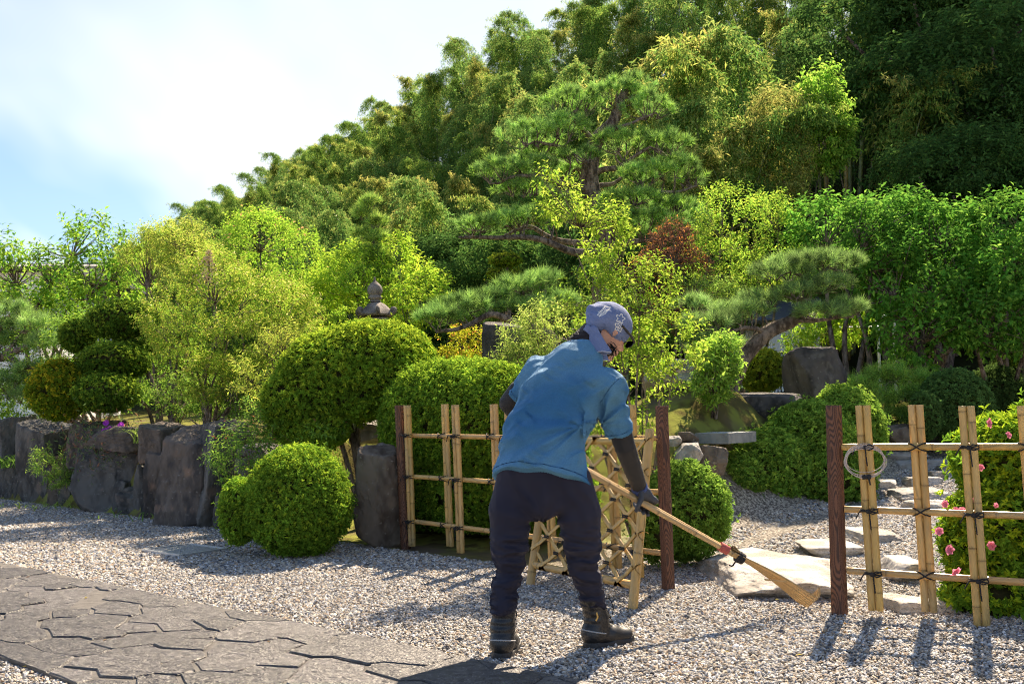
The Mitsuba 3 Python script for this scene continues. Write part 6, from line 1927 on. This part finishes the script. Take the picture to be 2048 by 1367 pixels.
def tail_sdf(a, b, w0, w1, flat, seed):
    ax = nrm(b - a); fl = nrm(np.cross(ax, np.cross(flat, ax)))

    def f(p):
        s = np.clip((p - a) @ ax / np.linalg.norm(b - a), 0, 1)
        d = seg(p, a, b + ax * .03, w0, w1, (fl, .38))
        wv = np.sin(((p - a) @ np.cross(ax, fl)) * 170 + s * 3 + seed)
        d = d - .0045 * wv * s
        d = np.maximum(d, (p - b) @ ax + .006 * np.sin(((p - a) @ np.cross(ax, fl)) * 60 + seed))
        # hollow at the open end
        return np.maximum(d, -np.maximum(seg(p, a + (b - a) * .55, b + ax * .05, w0 * .3, w1 * .72, (fl, .3)), -1))
    return f


toward = np.array([-.1, -1, .1])
for a, b, w0, w1, sd_ in ((knot + [.012, -.015, .008], PP(1201, 708, 4.27), .022, .052, 1), (knot + [.02, .0, -.01], PP(1203, 724, 4.33), .018, .042, 2)):
    part('scarf_tail', snet(tail_sdf(a, b, w0, w1, toward, sd_), np.minimum(a, b) - .07, np.maximum(a, b) + .07, .0036), 'mat_scarf', per, smooth=True)
for a, b, w1, nm in ((knot + [.012, -.015, .008], PP(1201, 708, 4.27), .046, 0), (knot + [.02, .0, -.01], PP(1203, 724, 4.33), .037, 1)):
    ax = nrm(b - a); fl = nrm(np.cross(ax, np.cross(toward, ax))); sd_ = np.cross(ax, fl)
    th = np.linspace(0, 2 * np.pi, 40)
    g = np.random.default_rng(nm)
    ring = b - ax * .001 + np.cos(th)[:, None] * sd_ * w1 + np.sin(th)[:, None] * fl * w1 * .38 - ax * (.006 * np.sin(((np.cos(th) * w1) * 60) + nm + 1))[:, None] + g.normal(0, .0007, (40, 3))
    part('frayed_edge', tube(ring, .0019, 5, cap=False), 'mat_frayed', per, smooth=True)
scene['mat_frayed'] = {'type': 'principled', 'base_color': col(.42, .44, .5), 'roughness': .95}
part('scarf_knot', snet(lambda p: smin(seg(p, knot + [-.014, 0, .016], knot + [.012, -.01, -.006], .016, .02), seg(p, knot + [-.012, .01, .02], knot + [-.02, .01, -.028], .012, .016), .006) - .003 * np.sin(p @ np.array([190., 60, 140])), knot - .08, knot + .08, .0036), 'mat_scarf', per, smooth=True)


def hair_sdf(p):
    d = seg(p, PP(1176, 678, 4.37), PP(1160, 697, 4.34), .034, .026)
    d = smin(d, seg(p, PP(1190, 690, 4.38), PP(1182, 708, 4.36), .034, .024), .02)
    d = smin(d, seg(p, PP(1216, 688, 4.39), PP(1224, 706, 4.40), .012, .006), .01)
    d = smin(d, seg(p, HEAD - hu * .06 - hf * .07, Nk + UPZ * .02 - Fd * .03, .05, .055), .03)
    d = smin(d, seg(p, PP(1190, 690, 4.40), PP(1210, 704, 4.40), .04, .024), .02)
    return d - .006 * (ridge(meshkit.noise(np.c_[p[:, 0] * 130 + p[:, 2] * 60, p[:, 1] * 130, p[:, 2] * 20], 4)) - .5)


hr_ = part('hair', snet(hair_sdf, PP(1190, 695, 4.37) - .13, PP(1190, 695, 4.37) + .13, .0042), 'mat_hair', per, smooth=True)
g = np.random.default_rng(4)
ms = []
for k in range(230):
    a = PP(1164 + g.normal(0, 9), 684 + g.normal(0, 6), 4.34 + g.normal(0, .015))
    e = a + np.array([-.042 + g.normal(0, .022), -.012 + g.normal(0, .012), -.022 + g.normal(0, .024)])
    ms.append(tube(spline([a, (a + e) / 2 + g.normal(0, .006, 3) + [0, 0, .008], e], 5), np.linspace(.0014, .0005, 5), 3, cap=False))
for k in range(40):
    a = PP(1220 + g.normal(0, 4), 690 + g.normal(0, 4), 4.35 + g.normal(0, .008))
    e = a + np.array([.014 + g.normal(0, .009), .0, -.045 + g.normal(0, .014)])
    ms.append(tube(spline([a, (a + e) / 2 + [.010, 0, 0], e], 5), np.linspace(.0015, .0006, 5), 3, cap=False))
for k in range(7):
    a = PP(1158 + g.normal(0, 4), 694, 4.32)
    ms.append(tube(spline([a, a + [-.02, -.01, -.02], a + [-.03 + g.normal(0, .02), -.02, -.05], a + [-.01 + g.normal(0, .02), -.02, -.065]], 9), .0008, 3, cap=False))
part('strands', cat(ms), 'mat_hair', hr_, smooth=True, kind='stuff')
# sunglasses
hl = lambda x, y, z: HEAD + hf * x + hs_ * y + hu * z
gs = thing('sunglasses', 'dark sunglasses worn over the head scarf by the gardener', 'sunglasses')
near = 1 if (hs_ @ np.array([0, -1.0, 0])) > 0 else -1
for s in (-1, 1):
    part('temple', tube([hl(.112, s * .066, .004), hl(.075, s * .083, .012), hl(.0, s * .093, .022)], [.0065, .006, .005], 8), 'mat_black', gs, smooth=40)
    pts = np.array([[.108, s * .012, .008], [.111, s * .060, .010], [.106, s * .066, -.018], [.104, s * .04, -.03], [.106, s * .014, -.02]])
    lv = np.array([hl(*q) for q in pts]); ctr = lv.mean(0)
    v = np.vstack([lv, lv + hf * .005])
    n = 5; i = np.arange(n)
    f = np.vstack([[[0, 1, 2], [0, 2, 3], [0, 3, 4], [5, 7, 6], [5, 8, 7], [5, 9, 8]], np.stack([i, (i + 1) % n, (i + 1) % n + n], 1), np.stack([i, (i + 1) % n + n, i + n], 1)])
    part('lens', (v, f), 'mat_black', gs)
part('bridge', tube([hl(.11, -.014, .004), hl(.113, 0, .008), hl(.11, .014, .004)], .003, 6), 'mat_black', gs, smooth=True)

# ---------------------------------------------------------------- the bamboo rake
rk = thing('bamboo_rake', 'long bamboo rake held in gloved hands with its splayed tines on the gravel', 'rake')
g = np.random.default_rng(12)
RB = np.array([.44, .29, .125])
end = LHP - pole_d * .16
for s in (-1, 1):
    o = pole_far * s * .0085 + pole_up * s * .004
    v, f, c = bamboo_pole(end + o, heel_ + o * .6, .0125, 10, node=.24, tone=RB * g.uniform(.9, 1.1))
    part('handle', (v, f), 'mat_bamboo', rk, smooth=True, color=np.clip(c, 0, 1))
scene['mat_red_tape'] = {'type': 'principled', 'base_color': col(.33, .06, .05), 'roughness': .5}
part('red_tape', tube([heel_ - pole_d * .105, heel_ - pole_d * .058], .0222, 14), 'mat_red_tape', rk, smooth=40)
part('binding', cat([tube([heel_ - pole_d * .008 + pole_d * .009 * k, heel_ + pole_d * (.0015 + .009 * k)], [.027 + .002 * math.sin(k * 2)] * 2, 14) for k in range(4)] + [tube(spline([heel_ - pole_up * .025, heel_ - pole_up * .05 + pole_far * .01, heel_ - pole_up * .055 - pole_d * .02], 6), .004, 5)]), 'mat_cord', rk, smooth=40)
fan_end = tine_tip - heel_
fd = nrm(fan_end); fs = nrm(np.cross(fd, UPZ)); fs = fs if fs[1] < 0 else -fs
fup = np.cross(fs, fd); fup = fup if fup[2] > 0 else -fup
Lt = np.linalg.norm(fan_end)
NT = 9
for k in range(NT):
    t = (k - (NT - 1) / 2) / ((NT - 1) / 2)
    # the head is tipped: one side of the fan rides up off the gravel
    u = np.linspace(0, 1, 9)
    spread = .10 * t
    sd_v = nrm(fs * .97 + fup * .10)
    pts = heel_ - fd * .035 + fd * (u * (Lt * (1.02 - .13 * (t + 1)) - .0))[:, None] + sd_v * (spread * (u ** 1.25) + .018 * t)[:, None] + fup * (.012 * np.sin(u * np.pi))[:, None]
    pts = pts + np.maximum(0, .014 - pts[:, 2:3]) * UPZ
    hook = pts[-1] + np.array([fd * .010 + fup * .008, fd * .008 + fup * .026, fup * .048 - fd * .010])
    pts = np.vstack([pts, hook])
    w = np.r_[np.full(3, .0036), np.full(6, .0042), np.full(3, .0036)]
    v, f = tube(pts, w, 6)
    part('tine', (v, f), 'mat_bamboo', rk, smooth=True, color=np.tile(RB * g.uniform(.8, 1.15), (len(v), 1)))
q0 = heel_ + fd * Lt * .42
part('cross_tie', tube([q0 - sd_v * .075, q0 + sd_v * .078], .0045, 6), 'mat_bamboo', rk, smooth=True, color=np.tile(RB * .9, (14, 1)))
part('splints', cat([tube([heel_ - fd * .05 + fup * (.018 + .006 * (k % 3)) + fs * .004 * (k - 3), heel_ + fd * .03 + fup * .012 + fs * .004 * (k - 3)], .0035, 5) for k in range(7)]), 'mat_bamboo', rk, smooth=True, color=np.tile(RB * .45, (7 * 12, 1)))
